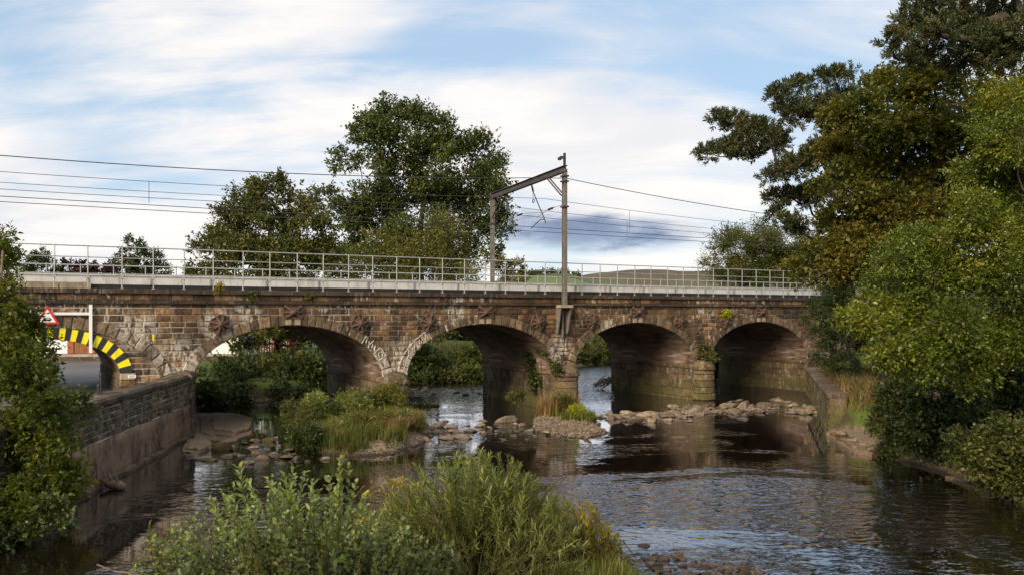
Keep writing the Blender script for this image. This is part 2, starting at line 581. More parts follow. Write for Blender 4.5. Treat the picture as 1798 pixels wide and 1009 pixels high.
def ground_mat():
    m, n, b, out = newmat('river_valley_ground')
    g = n.add('ShaderNodeNewGeometry')
    pos = g.outputs['Position']
    x, y, z = n.sep(pos)
    a = n.noise(pos, 0.25, 5, 0.6)
    f = n.noise(pos, 3.0, 6, 0.65)
    grass = n.ramp(n.math('ADD', n.math('MULTIPLY', a, 0.6), n.math('MULTIPLY', f, 0.4)), [(0.3, (0.030, 0.048, 0.012)), (0.5, (0.070, 0.105, 0.020)), (0.72, (0.125, 0.15, 0.032))])
    # pebbles and silt close to the water
    vo = n.add('ShaderNodeTexVoronoi')
    n.link(pos, vo.inputs['Vector'])
    vo.inputs['Scale'].default_value = 9.0
    peb = n.ramp(n.sep(vo.outputs['Color'])[0], [(0.0, (0.07, 0.05, 0.035)), (0.5, (0.16, 0.115, 0.075)), (1.0, (0.27, 0.20, 0.13))])
    peb = n.mix(n.rng(z, 0.16, 0.02), peb, (0.030, 0.022, 0.014))
    lowz = n.rng(n.math('ADD', z, n.math('MULTIPLY', n.math('SUBTRACT', f, 0.5), 0.5)), 0.75, 0.45)
    c = n.mix(lowz, grass, peb)
    # bare soil on steep banks
    nz = n.sep(g.outputs['Normal'])[2]
    c = n.mix(n.math('MULTIPLY', n.rng(n.math('ADD', nz, n.math('MULTIPLY', n.math('SUBTRACT', f, 0.5), 0.3)), 0.80, 0.60), n.rng(z, 20, 10)), c, (0.055, 0.046, 0.020))
    # fields and moor far away
    fv = n.add('ShaderNodeTexVoronoi')
    n.link(n.mapping(pos, scale=(1, 0.45, 0)), fv.inputs['Vector'])
    fv.inputs['Scale'].default_value = 0.0105
    fc = n.ramp(n.sep(fv.outputs['Color'])[0], [(0.0, (0.050, 0.050, 0.030)), (0.3, (0.075, 0.095, 0.032)), (0.6, (0.095, 0.130, 0.040)), (0.85, (0.085, 0.068, 0.042))], 'CONSTANT')
    fe = n.add('ShaderNodeTexVoronoi', feature='DISTANCE_TO_EDGE')
    n.link(n.mapping(pos, scale=(1, 0.45, 0)), fe.inputs['Vector'])
    fe.inputs['Scale'].default_value = 0.0105
    fc = n.mix(n.rng(fe.outputs['Distance'], 0.05, 0.02), fc, (0.028, 0.034, 0.016))
    mz = n.math('ADD', z, n.math('MULTIPLY', n.noise(pos, 0.004, 5, 0.6), 90.0))
    moor = n.ramp(n.noise(n.mapping(pos, scale=(1, 0.5, 1)), 0.006, 6, 0.65), [(0.35, (0.048, 0.036, 0.026)), (0.52, (0.085, 0.064, 0.038)), (0.68, (0.095, 0.092, 0.040))])
    fc = n.mix(n.rng(mz, 105, 130), fc, moor)
    c = n.mix(n.rng(y, 260, 420), c, fc)
    n.link(c, b.inputs['Base Color'])
    b.inputs['Roughness'].default_value = 0.95
    n.link(n.bump(n.math('ADD', f, vo.outputs['Distance']), 0.5, 0.06), b.inputs['Normal'])
    return m


M['ground'] = ground_mat()


def water_mat():
    m, n, b, out = newmat('peaty_river_water')
    g = n.add('ShaderNodeNewGeometry')
    pos = g.outputs['Position']
    x, y, z = n.sep(pos)
    b.inputs['Roughness'].default_value = 0.02
    b.inputs['IOR'].default_value = 1.33
    b.inputs['Specular IOR Level'].default_value = 0.5
    # ripples: wind chop in drifting patches, longer swirls from the current
    n1 = n.noise(n.mapping(pos, rot=(0, 0, R_(14)), scale=(1.0, 1.9, 1)), 2.1, 0.8, 0.5, 0.9)
    n2 = n.noise(n.mapping(pos, rot=(0, 0, R_(-24)), scale=(1, 1.5, 1)), 0.8, 1, 0.5, 0.8)
    n3 = n.noise(n.mapping(pos, rot=(0, 0, R_(-8)), scale=(1, 2.0, 1)), 4.6, 0.6, 0.5, 0.7)
    pt = n.noise(n.mapping(pos, loc=(11.3, 4.1, 0), scale=(0.17, 0.26, 1)), 1.0, 3, 0.5, 0.8)
    amp = n.rng(pt, 0.42, 0.58, 0.08, 1.0)
    # the open right-hand pool is ruffled, the slack under the left wall is still
    pool = n.rng(n.math('ADD', x, n.math('MULTIPLY', y, 0.10)), -7.0, 6.0, 0.16, 1.0)
    shade = n.rng(x, 13.5, 9.0, 0.25, 1.0)
    amp = n.math('MULTIPLY', amp, n.math('MULTIPLY', pool, shade))
    amp = n.math('MULTIPLY', amp, n.rng(y, 34.0, 22.0, 0.22, 1.15))
    rif = n.math('MULTIPLY', n.rng(y, 50.0, 57.0), 1.0)
    amp = n.math('ADD', n.math('MULTIPLY', amp, n.math('SUBTRACT', 1.0, rif)), n.math('MULTIPLY', rif, 0.75))
    h = n.math('ADD', n.math('MULTIPLY', n1, 0.55), n.math('MULTIPLY', n2, 0.5))
    h = n.math('ADD', h, n.math('MULTIPLY', n3, 0.13))
    n.link(n.bump(h, n.math('MULTIPLY', amp, 1.0, clamp=True), 0.21), b.inputs['Normal'])
    # broken white water at the weir and the riffle under the second arch
    fx = n.noise(n.mapping(pos, scale=(1, 2.2, 1)), 2.6, 6, 0.7, 0.6)
    yl = n.math('SUBTRACT', y, n.math('ADD', 43.6, n.math('MULTIPLY', x, 0.32)))
    wr = n.math('MULTIPLY', n.rng(n.math('ABSOLUTE', yl), 1.7, 0.2), n.math('MULTIPLY', n.rng(x, 4.2, 5.2), n.rng(x, 12.0, 9.0)))
    r2 = n.math('MULTIPLY', n.rng(n.math('ABSOLUTE', n.math('SUBTRACT', y, 59.5)), 7.0, 2.0), n.math('MULTIPLY', n.rng(x, -9.5, -7.0), n.rng(x, 2.0, 0.0)))
    r3 = n.math('MULTIPLY', n.rng(n.math('ABSOLUTE', n.math('SUBTRACT', y, 39.6)), 2.2, 0.5), n.math('MULTIPLY', n.rng(x, -2.6, -1.4), n.rng(x, 1.6, 0.4)))
    fm = n.math('MAXIMUM', n.math('MAXIMUM', wr, n.math('MULTIPLY', r2, 0.8)), n.math('MULTIPLY', r3, 0.6))
    foam = n.math('MULTIPLY', n.rng(n.math('ADD', fx, n.math('MULTIPLY', fm, 0.18)), 0.66, 0.76), fm)
    c = n.mix(foam, (0.010, 0.0065, 0.004), (0.55, 0.56, 0.56))
    n.link(c, b.inputs['Base Color'])
    n.link(n.math('ADD', 0.02, n.math('MULTIPLY', foam, 0.6)), b.inputs['Roughness'])
    # mirror layer, stronger than bare Fresnel: boosted to brighten the reflected sky glints
    nrm = b.inputs['Normal'].links[0].from_socket
    fr_ = n.add('ShaderNodeFresnel')
    fr_.inputs['IOR'].default_value = 1.45
    n.link(nrm, fr_.inputs['Normal'])
    gl = n.add('ShaderNodeBsdfGlossy')
    gl.inputs['Roughness'].default_value = 0.02
    gl.inputs['Color'].default_value = (0.93, 0.95, 1.0, 1)
    n.link(nrm, gl.inputs['Normal'])
    mx = n.add('ShaderNodeMixShader')
    fac = n.math('MULTIPLY', n.math('MINIMUM', n.math('MULTIPLY', fr_.outputs[0], 1.8), 0.85), n.math('SUBTRACT', 1.0, foam))
    n.link(fac, mx.inputs[0])
    b.inputs['Specular IOR Level'].default_value = 0.0
    n.link(b.outputs[0], mx.inputs[1])
    n.link(gl.outputs[0], mx.inputs[2])
    n.link(mx.outputs[0], out.inputs[0])
    return m


M['water'] = water_mat()
M['rock'] = stone_mat('river_rock', [(0.0, (0.050, 0.040, 0.030)), (0.3, (0.135, 0.102, 0.072)), (0.65, (0.245, 0.185, 0.130)), (1.0, (0.41, 0.325, 0.24))], lime=0.2, moss=0.45, soot=0.4, wet=True)
M['rock_moss'] = stone_mat('mossy_river_rock', [(0.0, (0.05, 0.042, 0.018)), (0.5, (0.09, 0.075, 0.022)), (1.0, (0.14, 0.115, 0.035))], lime=0.05, moss=1.0, soot=0.3, wet=True)
M['rock_dark'] = stone_mat('wet_dark_stone', [(0.0, (0.020, 0.016, 0.013)), (0.5, (0.045, 0.034, 0.026)), (1.0, (0.12, 0.092, 0.07))], lime=0.1, moss=0.1, soot=0.3)
M['ledge'] = stone_mat('bedded_river_ledge', [(0.0, (0.09, 0.064, 0.042)), (0.4, (0.20, 0.142, 0.092)), (1.0, (0.34, 0.245, 0.155))], lime=0.1, moss=0.15, soot=0.3)
M['limewash'] = simple('lime_wash', (0.50, 0.46, 0.40), 0.95, 0, 0.2, 8)

# ------------------------------------------------------------------ setting: ground, river, road
YL = [-60, 0, 12, 20.8, 26, 38.8, 46, 49, 52, 54.6, 60, 66, 70, 78, 87, 110, 150, 260]
XL = [-11, -11.5, -11.9, -12.5, -13.2, -14.6, -18.9, -17.6, -15.8, -13.6, -11.0, -7.8, -2.5, 3, 7, 20, 45, 110]
YR = [-60, 0, 16, 24, 30, 34, 39, 49.7, 59, 67, 75, 87, 110, 150, 260]
XR = [17, 16, 15.5, 14.9, 14.5, 14.0, 14.6, 17.6, 20.6, 16.4, 19, 27, 43, 72, 145]


def ell(x, y, cx, cy, rx, ry, rot=0.0):
    c, s = math.cos(rot), math.sin(rot)
    u = ((x - cx) * c + (y - cy) * s) / rx
    v = (-(x - cx) * s + (y - cy) * c) / ry
    return np.sqrt(u * u + v * v)


def wobble(x, y, k, seed):
    return (np.sin(x * k * 1.31 + seed) * np.cos(y * k * 0.93 + seed * 1.7) + 0.5 * np.sin(x * k * 2.7 + y * k * 1.9 + seed * 2.3) + 0.3 * np.cos(x * k * 5.1 - y * k * 4.3 + seed)) / 1.8


def terrain(x, y):
    x = np.asarray(x, float)
    y = np.asarray(y, float)
    xl = np.interp(y, YL, XL)
    xr = np.interp(y, YR, XR)
    dl = x - xl
    dr = xr - x
    d = np.minimum(dl, dr)
    h = -0.9 * smooth01(-0.2, 2.2, d)
    out_l = np.maximum(-dl, 0)
    out_r = np.maximum(-dr, 0)
    front_l = 1.93 * smooth01(0.15, 0.65, out_l)
    back_l = 1.1 * smooth01(0, 1.3, out_l) + 0.9 * smooth01(2, 12, out_l)
    fl = smooth01(46.5, 49.5, y)
    hl = front_l * (1 - fl) + back_l * fl
    wallr = 1.7 * smooth01(0.1, 0.7, out_r) + 4.2 * smooth01(2.5, 14, out_r)
    slop = 1.1 * smooth01(0, 2.2, out_r) + 3.6 * smooth01(2.5, 13, out_r)
    backr = 1.1 * smooth01(0, 1.5, out_r) + 1.2 * smooth01(2, 12, out_r)
    wr = smooth01(36, 40, y)
    hr = slop * (1 - wr) + wallr * wr
    fr = smooth01(66, 70, y)
    hr = hr * (1 - fr) + backr * fr
    h = h + np.where(dl < 0, hl, 0) + np.where(dr < 0, hr, 0)
    wb = wobble(x, y, 0.9, 1.0)
    # gravel bar in front, grassy island, spit at the second pier, ledge by the left wall
    def isl(h, e, top, soft=0.35):
        m = smooth01(1.0 + soft, 1.0 - soft, e + 0.10 * wb)
        return np.maximum(h, h * (1 - m) + (top + 0.06 * wb) * m)
    h = isl(h, ell(x, y, -1.2, 13.5, 4.4, 12.2), 0.42, 0.3)
    h = isl(h, ell(x, y, 2.2, 10.8, 3.0, 8.1), 0.09, 0.3)
    h = isl(h, ell(x, y, 11.0, 47.3, 7.4, 0.85, R_(22)), 0.06, 0.5)
    h = isl(h, ell(x, y, -6.3, 38.6, 2.9, 6.4, 0.08), 0.42, 0.3)
    h = isl(h, ell(x, y, 2.6, 43.2, 2.1, 6.4, -0.08), 0.17, 0.5)
    h = isl(h, ell(x, y, 3.3, 39.4, 1.5, 2.3, -0.2), 0.11, 0.6)
    rough = 0.10 * wobble(x, y, 0.35, 3.0) * smooth01(-0.2, 0.6, h) * smooth01(0, 1, np.maximum(out_l, out_r) - 4 + 3 * (y > 48))
    flat_road = (x < xl) & (y < 70)
    h = h + np.where(flat_road, 0, rough * 2)
    # distant fields and moor
    r = np.hypot(x, y)
    far = smooth01(150, 700, y)
    def g(cx, cy, sx, sy, a):
        return a * np.exp(-((x - cx) / sx) ** 2 - ((y - cy) / sy) ** 2)
    hill = g(75, 1500, 200, 420, 66) + g(-500, 2600, 900, 700, 60) + g(640, 3000, 480, 700, 84) + g(1150, 3200, 520, 800, 105) + g(2300, 3000, 900, 900, 110) + g(-2600, 3200, 1500, 900, 80) + g(330, 2500, 300, 500, 58)
    hill = hill + 4.0 * wobble(x, y, 0.011, 2.0) * smooth01(300, 1200, y)
    h = h + far * hill * smooth01(250, 1300, y) + 2.0 * smooth01(100, 300, y)
    far_side = smooth01(60, 300, np.abs(x)) * 2.0
    # the carriageway cut is level
    re_ = np.interp(y, [-60, 12, 26, 38.6, 41.5, 46.2, 53, 63.2, 66], [-12.6, -12.9, -14.0, -15.4, -17.4, -19.9, -21.5, -24.5, -25.5])
    onroad = (x < re_ + 0.1) & (x > -75) & (y < 66)
    h = np.where(onroad, np.minimum(h + far_side, 1.9), h + far_side)
    return h


def axis(lo, hi, step, out_lo, out_hi, grow=1.22):
    a = list(np.arange(lo, hi + 1e-6, step))
    s = step
    left = [lo]
    while left[-1] > out_lo:
        s *= grow
        left.append(left[-1] - s)
    s = step
    right = [a[-1]]
    while right[-1] < out_hi:
        s *= grow
        right.append(right[-1] + s)
    return np.array(left[:0:-1] + a + right[1:])


gx = axis(-34, 34, 0.38, -6000, 6000, 1.16)
gy = axis(4, 92, 0.38, -60, 7000, 1.10)
GX, GY = np.meshgrid(gx, gy)
GZ = terrain(GX, GY)
V = np.stack([GX.ravel(), GY.ravel(), GZ.ravel()], 1)
nx, ny = len(gx), len(gy)
ii = (np.arange(ny - 1)[:, None] * nx + np.arange(nx - 1)[None, :]).ravel()
ground = obj('ground', mesh_np('ground', V, np.stack([ii, ii + 1, ii + nx + 1, ii + nx], 1)), M['ground'], smooth=True)
tag(ground, 'river valley floor with banks, meadow and far moorland hills', 'ground', kind='structure')

m_ = MB()
m_.add([(-40, -60, 0), (60, -60, 0), (60, 90, 0), (160, 262, 0), (40, 262, 0), (-40, 90, 0)], [(0, 1, 2, 3, 4, 5)])
river = m_.build('river', M['water'])
tag(river, 'dark peaty river rippling under the viaduct', 'river', kind='structure')

m_ = MB()
ROAD = [(-12.7, -20), (-12.9, 12), (-13.4, 20.8), (-14.0, 26), (-15.4, 38.6), (-17.4, 41.5), (-19.9, 46.2), (-21.5, 53), (-24.5, 63.2), (-75, 63.2), (-75, -20)]
m_.add([(x, y, 1.985) for x, y in ROAD], [tuple(range(len(ROAD)))])
road = m_.build('road', M['asphalt'])
tag(road, 'grey asphalt road passing under the low arch', 'road', kind='structure')
m_ = MB()
FW = [(-15.4, 38.6), (-17.4, 41.5), (-19.9, 46.2), (-21.5, 53), (-22.5, 53), (-21.0, 46), (-18.5, 41.2), (-16.9, 38.2), (-15.1, 26), (-14.0, 26)]
n_ = len(FW)
m_.add([(x, y, 2.10) for x, y in FW] + [(x, y, 1.9) for x, y in FW], [tuple(range(n_))] + [(i, (i + 1) % n_, n_ + (i + 1) % n_, n_ + i) for i in range(n_)])
fw = m_.build('pavement', M['concrete'])
tag(fw, 'narrow raised pavement beside the road under the arch', 'pavement', kind='structure')

# ------------------------------------------------------------------ the viaduct
D0 = 36.0
BO = Vector(((96 - 899) / F * D0, D0, 0))
BA = math.atan2(0.5106, 0.8598)
DB = Vector((math.cos(BA), math.sin(BA), 0))
NB = Vector((-math.sin(BA), math.cos(BA), 0))
viaduct = empty('railway_viaduct', BO, BA)
tag(viaduct, 'weathered sandstone railway viaduct of five arches across the river', 'viaduct')


def W(s, t, z):
    p = BO + DB * s + NB * t
    return np.array([p.x, p.y, z])


def pix(p):
    return 899 + F * p[0] / p[1], 549 - F * (p[2] - EYE) / p[1]


CEN = [-0.4, 10.1, 20.65, 31.2, 41.75]
HS, ZS, ZC = 4.62, 2.2, 4.88        # half span, springing, crown
RT = 0.52                           # ring thickness
BW = 8.55                           # bridge width
S0, S1 = -17.0, 78.0
LA, LB, LZ = 2.9, 1.52, 2.88         # road lining arch half span, rise, springing


def intr(i, s):
    """soffit height of the open arch i at s"""
    u = (s - CEN[i])
    if i == 0:
        return LZ + LB * math.sqrt(max(0, 1 - (u / LA) ** 2)) if abs(u) <= LA else None
    return ZS + (ZC - ZS) * math.sqrt(max(0, 1 - (u / HS) ** 2)) if abs(u) <= HS else None


# core (mortar face), piers and back face; built of vertical strips so that the openings stay open
edges = []      # list of (s, z) along the underside from left to right
edges.append((S0, -1.0))
for i, c in enumerate(CEN):
    a = LA if i == 0 else HS
    b = LB if i == 0 else ZC - ZS
    z0 = LZ if i == 0 else ZS
    edges.append((c - a, -1.0))
    N = 40
    for k in range(N + 1):
        th = math.pi - math.pi * k / N
        edges.append((c + a * math.cos(th), z0 + b * math.sin(th)))
    edges.append((c + a, -1.0))
edges.append((S1, -1.0))
ZT = 6.36
m_ = MB()
vs, fs = [], []
for s, z in edges:
    vs += [(s, 0.0, z), (s, 0.0, ZT), (s, BW, z), (s, BW, ZT)]
for k in range(len(edges) - 1):
    a, b = 4 * k, 4 * k + 4
    if abs(edges[k][0] - edges[k + 1][0]) > 1e-6:
        fs += [(a, b, b + 1, a + 1), (a + 2, a + 3, b + 3, b + 2), (a + 1, b + 1, b + 3, a + 3)]
fs += [(0, 1, 3, 2), (len(vs) - 4, len(vs) - 2, len(vs) - 1, len(vs) - 3)]
# pier flanks
for k in range(len(edges) - 1):
    if abs(edges[k][0] - edges[k + 1][0]) < 1e-6:
        a, b = 4 * k, 4 * k + 4
        fs.append((a, b, b + 2, a + 2))
m_.add(vs, fs)
me = bpy.data.meshes.new('masonry_core')
me.from_pydata(m_.v, [], m_.f)
core = obj('masonry_core', me, M['mortar'], viaduct)
me.materials.append(M['pierstone'])
for p_ in me.polygons:
    if abs(p_.normal.x) > 0.9:
        p_.material_index = 1

# barrels
for i, c in enumerate(CEN):
    a = LA if i == 0 else HS
    b = LB if i == 0 else ZC - ZS
    z0 = LZ if i == 0 else ZS
    N, T = 40, 8
    vs, uvs, fs = [], [], []
    arc = 0
    prev = None
    for k in range(N + 1):
        th = math.pi - math.pi * k / N
        p = (c + a * math.cos(th), z0 + b * math.sin(th))
        if prev:
            arc += math.hypot(p[0] - prev[0], p[1] - prev[1])
        prev = p
        for j in range(T + 1):
            t = 0.01 + (BW - 0.02) * j / T
            # sheet hangs 6 mm under the core
            vs.append((c + (a - 0.006) * math.cos(th), t, z0 + (b - 0.006) * math.sin(th)))
            uvs.append((t, arc))
    for k in range(N):
        for j in range(T):
            q = k * (T + 1) + j
            fs.append((q, q + 1, q + T + 2, q + T + 1))
    me = bpy.data.meshes.new('arch_barrel')
    me.from_pydata(vs, [], fs)
    ul = me.uv_layers.new(name='UVMap')
    for lp in me.loops:
        ul.data[lp.index].uv = uvs[lp.vertex_index]
    obj('arch_barrel', me, M['barrel'], viaduct, smooth=True)


def block_mesh(name, poly, fmap, back, front, inset=0.03, rough=0.02, shoulder=0.03):
    """rock-faced block: polygon in face coordinates, fmap(a, z, out)"""
    n = len(poly)
    ca = sum(p[0] for p in poly) / n
    cz = sum(p[1] for p in poly) / n
    r1 = [fmap(a, z, back) for a, z in poly]
    r2 = [fmap(a, z, front - shoulder + random.uniform(-rough, rough) * 0.3) for a, z in poly]
    r3 = []
    for a, z in poly:
        dx, dz = ca - a, cz - z
        L = math.hypot(dx, dz) + 1e-6
        k = min(inset * random.uniform(0.7, 1.5), L * 0.4) / L
        r3.append(fmap(a + dx * k, z + dz * k, front + random.uniform(-rough, rough)))
    ctr = fmap(ca + random.uniform(-.05, .05), cz, front + random.uniform(0, rough * 1.3))
    vs = r1 + r2 + r3 + [ctr]
    fs = []
    for i in range(n):
        j = (i + 1) % n
        fs += [(i, j, n + j, n + i), (n + i, n + j, 2 * n + j, 2 * n + i), (2 * n + i, 2 * n + j, 3 * n)]
    me = bpy.data.meshes.new(name)
    me.from_pydata(vs, [], fs)
    return me


def face(a, z, o):
    return (a, -o, z)


def join_meshes(name, meshes):
    vs, fs = [], []
    for me in meshes:
        o = len(vs)
        vs += [tuple(v.co) for v in me.vertices]
        fs += [tuple(i + o for i in p.vertices) for p in me.polygons]
        bpy.data.meshes.remove(me)
    me = bpy.data.meshes.new(name)
    me.from_pydata(vs, [], fs)
    return me


def px_area(s0, s1, z0, z1, t=0):
    a, b = W(s0, t, z0), W(s1, t, z1)
    if a[1] < 3 or b[1] < 3:
        return 0
    (xa, ya), (xb, yb) = pix(a), pix(b)
    if xb < 0 or xa > 1480:
        return 0
    return abs((xb - xa) * (yb - ya))


def place_pieces(name, items, mat, parent, limit=300):
    """items: (score, mesh). the largest stay objects, the rest become one stuff part"""
    items.sort(key=lambda q: -q[0])
    for sc_, me in items[:limit]:
        obj(name, me, mat, parent)
    rest = [me for sc_, me in items[limit:]]
    if rest:
        o = obj(name + '_courses', join_meshes(name + '_courses', rest), mat, parent)
        o['kind'] = 'stuff'


def half_at(z, a, b, zs):
    if z <= zs:
        return a
    q = (z - zs) / b
    return a * math.sqrt(1 - q * q) if q < 1 else 0.0


EXA, EXB = HS + RT, ZC - ZS + RT
stones = []
z = ZS - 0.02
zc_list = []
while z < 5.86:
    hgt = random.choice((0.25, 0.27, 0.29, 0.31))
    if 5.91 - (z + hgt) < 0.16:
        hgt = 5.91 - z
    zc_list.append((z, z + hgt))
    z += hgt
J = 0.023
for z0, z1 in zc_list:
    za, zb, zm = z0 + J, z1 - J, (z0 + z1) / 2
    spans = []
    cur = (S0, S0)

    def cut(cen, a, b, zs):
        return ((cen - half_at(za, a, b, zs), cen - half_at(zb, a, b, zs)), (cen + half_at(za, a, b, zs), cen + half_at(zb, a, b, zs)))
    for i, c in enumerate(CEN):
        if half_at(zm, EXA, EXB, ZS) <= 0.3:
            if i == 0:
                continue
            continue
        L, Rr = cut(c, EXA - 0.06, EXB - 0.06, ZS)
        spans.append((cur, L))
        if i == 0:
            # masonry between the old ring and the lining arch
            Li, Ri = cut(c, HS + 0.04, ZC - ZS + 0.04, ZS)
            if half_at(zm, HS, ZC - ZS, ZS) > 0.3:
                l2, r2 = cut(c, LA + 0.42, LB + 0.40, LZ)
                if half_at(zm, LA + 0.42, LB + 0.40, LZ) > 0.2:
                    spans.append((Li, l2))
                    spans.append((r2, Ri))
                else:
                    spans.append((Li, Ri))
        cur = Rr
    spans.append((cur, (S1, S1)))
    for (a0, a1), (b0, b1) in spans:
        L = ((b0 + b1) - (a0 + a1)) / 2
        if L < 0.12:
            continue
        am = (a0 + a1) / 2
        bm_ = (b0 + b1) / 2
        cutsL = [am]
        x = am
        while bm_ - x > 1.15:
            x += random.uniform(0.45, 0.95)
            cutsL.append(x)
        cutsL.append(bm_)
        for k in range(len(cutsL) - 1):
            p0, p1 = cutsL[k] + J, cutsL[k + 1] - J
            q0 = (a0 + J, a1 + J) if k == 0 else (p0, p0)
            q1 = (b0 - J, b1 - J) if k == len(cutsL) - 2 else (p1, p1)
            if p1 - p0 < 0.08:
                continue
            poly = [(q0[0], za), (q1[0], za), (q1[1], zb), (q0[1], zb)]
            if p0 > 50 or p1 < -9:
                stones.append((0, block_mesh('stone', poly, face, -0.05, 0.05)))
            else:
                stones.append((px_area(p0, p1, za, zb), block_mesh('stone', poly, face, -0.05, random.uniform(0.022, 0.045), 0.03, 0.014, 0.018)))
# abutment below springing on the right, and the left abutment
z = 0.0
while z < 2.1:
    hgt = 0.36
    for lo, hi in ((46.37, S1), (S0, -3.3), (2.5, 5.48)):
        x = lo
        while x < hi - 0.2:
            x2 = min(hi, x + random.uniform(0.6, 1.1))
            poly = [(x + J, z + J), (x2 - J, z + J), (x2 - J, z + hgt - J), (x + J, z + hgt - J)]
            stones.append((px_area(x, x2, z, z + hgt) * (x < 52), block_mesh('stone', poly, face, -0.05, 0.045)))
            x = x2
    z += hgt
place_pieces('stone', stones, M['stone'], viaduct, 300)


# arch rings
def ring(cen, a, b, zs, th_, n, front, name, mat, joint=0.016):
    """wedge stones between soffit and extrados, laid along equal arc lengths"""
    K = 400
    ths = np.linspace(math.pi, 0, K)
    pts = np.stack([cen + a * np.cos(ths), zs + b * np.sin(ths)], 1)
    arc = np.concatenate([[0], np.cumsum(np.hypot(*np.diff(pts, axis=0).T))])
    out = []
    bounds = np.linspace(0, arc[-1], n + 1)
    if name == 'voussoir':
        jit = np.random.default_rng(int(cen * 10) + 50).uniform(-0.07, 0.07, n + 1)
        jit[0] = jit[-1] = 0
        bounds = bounds + jit
    for k in range(n):
        ends = []
        for q in (bounds[k] + joint, bounds[k + 1] - joint):
            th = np.interp(q, arc, ths)
            p = np.array([cen + a * math.cos(th), zs + b * math.sin(th)])
            nrm = np.array([math.cos(th) / a, math.sin(th) / b])
            nrm /= np.linalg.norm(nrm)
            ends.append((p, p + nrm * th_))
        (p0, e0), (p1, e1) = ends
        poly = [tuple(p0), tuple(p1), tuple(e1), tuple(e0)]
        out.append(poly)
    return out


for i, c in enumerate(CEN):
    a, b = HS, ZC - ZS
    for poly in ring(c, a + 0.004, b + 0.004, ZS, RT, 27, 0.09, 'voussoir', None):
        me = block_mesh('voussoir', poly, face, -0.03 if i == 0 else -0.02, 0.10 + random.uniform(-.015, .02), 0.04, 0.02, 0.04)
        obj('voussoir', me, M['vouss'], viaduct)

def smear(poly, extra):
    mb = MB()
    n = len(poly)
    ca = sum(p[0] for p in poly) / n
    cz = sum(p[1] for p in poly) / n
    pts = [(ca + (p[0] - ca) * 0.93, cz + (p[1] - cz) * 0.93) for p in poly]
    for i in range(n):
        if random.random() < 0.38:
            continue
        a, b = pts[i], pts[(i + 1) % n]
        q = [(a[0] * (1 - u) + b[0] * u + random.uniform(-.02, .02), -0.105, a[1] * (1 - u) + b[1] * u + random.uniform(-.02, .02)) for u in np.linspace(0, 1, 5)]
        mb.tube(q, [random.uniform(.012, .034) for _ in q], 5)
    for k in range(extra):
        a = (ca + random.uniform(-.12, .12), cz + random.uniform(.0, .2))
        q = [(a[0] + random.uniform(-.04, .04), -0.118, a[1] - u * random.uniform(.15, .35)) for u in np.linspace(0, 1, 4)]
        mb.tube(q, [random.uniform(.015, .035) for _ in q], 5)
    return mb


for i, sel in ((1, range(22, 27)), (2, range(0, 6))):
    polys = ring(CEN[i], HS + 0.004, ZC - ZS + 0.004, ZS, RT, 27, 0.09, 'voussoir', None)
    for k in sel:
        smear(polys[k], 2).build('lime_smear', M['limewash'], viaduct)

# yellow and black height-warning boards round the road lining
nb = 33
for k, poly in enumerate(ring(CEN[0], LA + 0.004, LB + 0.004, LZ, 0.50, nb, 0.1, 'h', None, 0.0015)):
    mb = MB()
    mb.prism(poly, lambda s, z: (s, -0.075, z), lambda s, z: (s, -0.02, z))
    mb.build('warning_board', M['yellow'] if k % 2 == 1 else M['black'], viaduct)

# impost stones that carry the lining arch
for sg in (-1, 1):
    x0 = CEN[0] + sg * LA
    x1 = CEN[0] + sg * (LA + 0.62)
    lo, hi = min(x0, x1), max(x0, x1)
    for z0, z1, pr in ((1.9, 2.28, 0.09), (2.30, 2.57, 0.10), (2.59, 2.86, 0.12)):
        me = block_mesh('impost_stone', [(lo, z0), (hi, z0), (hi, z1), (lo, z1)], face, -0.03, pr, 0.03, 0.01)
        obj('impost_stone', me, M['tan_block'] if z0 > 2.5 else M['stone'], viaduct)

# string course, parapet course, coping
for nm, z0, z1, pr, lmin, lmax, mat, depth in (('string_course_stone', 5.915, 6.065, 0.17, 0.9, 1.5, 'coping', -0.05), ('parapet_stone', 6.075, 6.345, 0.055, 0.5, 1.0, 'stone', -0.05), ('coping_stone', 6.35, 6.55, 0.16, 1.1, 1.7, 'coping', -0.62)):
    x = S0
    its = []
    while x < S1:
        x2 = x + random.uniform(lmin, lmax)
        poly = [(x + 0.007, z0), (x2 - 0.007, z0), (x2 - 0.007, z1), (x + 0.007, z1)]
        me = block_mesh(nm, poly, face, depth, pr + random.uniform(-.008, .008), 0.025, 0.008, 0.02)
        its.append((px_area(x, x2, z0, z1), me))
        x = x2
    place_pieces(nm, its, M[mat], viaduct, 300)

